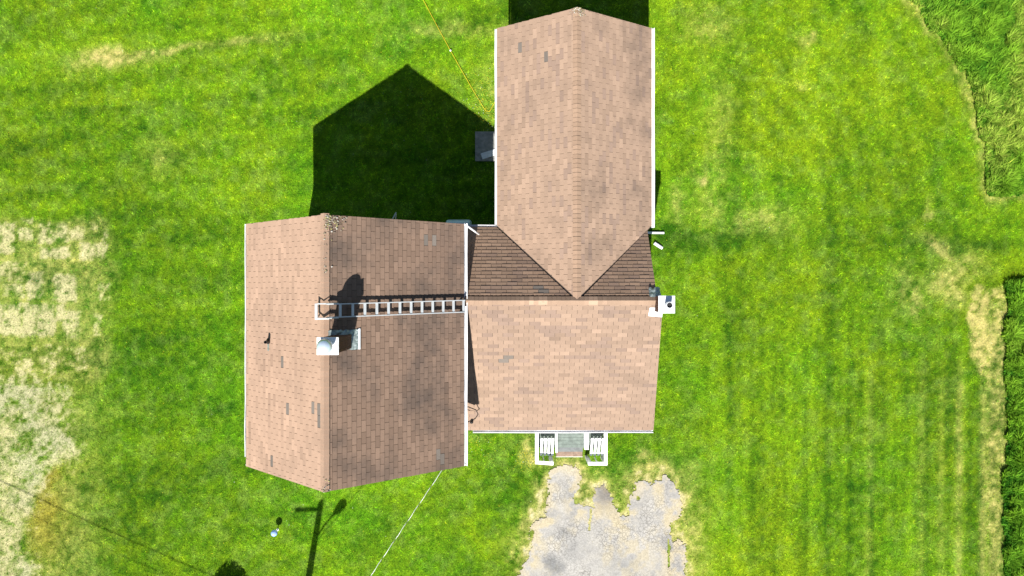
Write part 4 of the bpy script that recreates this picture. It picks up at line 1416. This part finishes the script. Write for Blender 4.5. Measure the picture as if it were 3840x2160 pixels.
svc = tag(empty('service_cable', (-1.92, -5.37, 4.45)), 'twisted pale and black service cable strung from the tall western block over the front lawn', 'cable')
for phase, rad_, mt_ in ((0, .0062, M_cable), (math.pi, .0055, M_black)):
    A_ = Vector((-1.92, -5.37, 4.45)); B_ = Vector((PX_ + .05, PY_, 5.85))
    d_ = (B_ - A_).normalized(); s_ = d_.cross(Vector((0, 0, 1))).normalized(); u_ = s_.cross(d_)
    pts_ = []
    for i in range(261):
        t_ = i / 260
        p = A_.lerp(B_, t_); p.z -= .30 * 4 * t_ * (1 - t_)
        an = t_ * 2 * math.pi * 17 + phase
        pts_.append(p + (s_ * math.cos(an) + u_ * math.sin(an)) * .0075)
    MB().tube(pts_, rad_, 6).build('strand', mt_, svc)
cable('overhead_wire', (-33.0, -6.75, 6.6), (-7.4, -18.8, 6.6), .55, .015, M_black, 'overhead wire whose shadow crosses the lower left lawn', 'wire')
cable('overhead_wire', (-33.8, -6.75, 6.15), (-8.2, -18.8, 6.15), .50, .007, M_black, 'thinner overhead wire below the other one, lower left', 'wire')

# slack black cable and its insulator beside the main eave
lo = MB().tube([(-1.79, -3.95, 3.75), (-1.45, -3.98, 3.45), (-1.22, -4.12, 3.22), (-1.15, -4.28, 3.14), (-1.24, -4.42, 3.16), (-1.50, -4.52, 3.3), (-1.79, -4.55, 3.6)], .016, 7).build('cable_loop', M_black, None)
tag(lo, 'slack black cable loop in the gap beside the tall western block', 'cable')
ins = MB().lathe((-1.39, -4.62, roof_s(-4.62) + .01), [(.03, 0), (.05, .03), (.058, .10), (.04, .16), (.01, .18)], 14).build('cable_insulator', M_black, None, smooth=True)
tag(ins, 'small black insulator knob on the front roof near its lower gutter', 'insulator')

# small tree just south of the frame; its crown throws the ragged shadow at the bottom edge
tx_, ty_ = -11.35, -14.3
tree = tag(empty('tree', (tx_, ty_, 0)), 'small round leafy tree below the bottom edge, known by its ragged shadow', 'tree')
MB().tube([(tx_, ty_, -.1), (tx_ + .03, ty_, 1.0), (tx_ - .02, ty_ + .04, 2.2), (tx_, ty_, 3.4)], [.12, .09, .06, .02], 9).build('trunk', M_bark, tree)
for q in range(7):
    a = q * 2.4; z_ = 1.5 + .25 * q
    MB().tube([(tx_, ty_, z_), (tx_ + .4 * math.cos(a), ty_ + .4 * math.sin(a), z_ + .35), (tx_ + .75 * math.cos(a), ty_ + .75 * math.sin(a), z_ + .55)], [.035, .022, .008], 6).build('limb', M_bark, tree)
n = 9000
th = RNG.uniform(0, 2 * math.pi, n); ph = np.arccos(RNG.uniform(-1, 1, n)); rr = RNG.random(n) ** .45
lump = .78 + .45 * fbm(th * 1.6, ph * 2.2, 77)
cxv = tx_ + .80 * rr * lump * np.sin(ph) * np.cos(th); cyv = ty_ + .80 * rr * lump * np.sin(ph) * np.sin(th); czv = 2.85 + 1.25 * rr * lump * np.cos(ph)
vv = np.empty((n, 4, 3))
e1_ = RNG.normal(0, 1, (n, 3)); e1_ /= np.linalg.norm(e1_, axis=1)[:, None]
e2_ = np.cross(e1_, RNG.normal(0, 1, (n, 3))); e2_ /= np.linalg.norm(e2_, axis=1)[:, None]
cen = np.stack([cxv, cyv, czv], -1)
for q, (a, b) in enumerate(((-1, 0), (0, -.5), (1, 0), (0, .5))):
    vv[:, q] = cen + e1_ * (.055 * a) + e2_ * (.055 * b)
lc = np.array([.05, .12, .02]) * np.exp(.3 * RNG.normal(0, 1, n))[:, None]
cr = np_mesh('crown', vv.reshape(-1, 3), np.arange(4 * n).reshape(n, 4), np.repeat(lc, 4, 0), M_leaf)
par(cr, tree)
cr['kind'] = 'stuff'
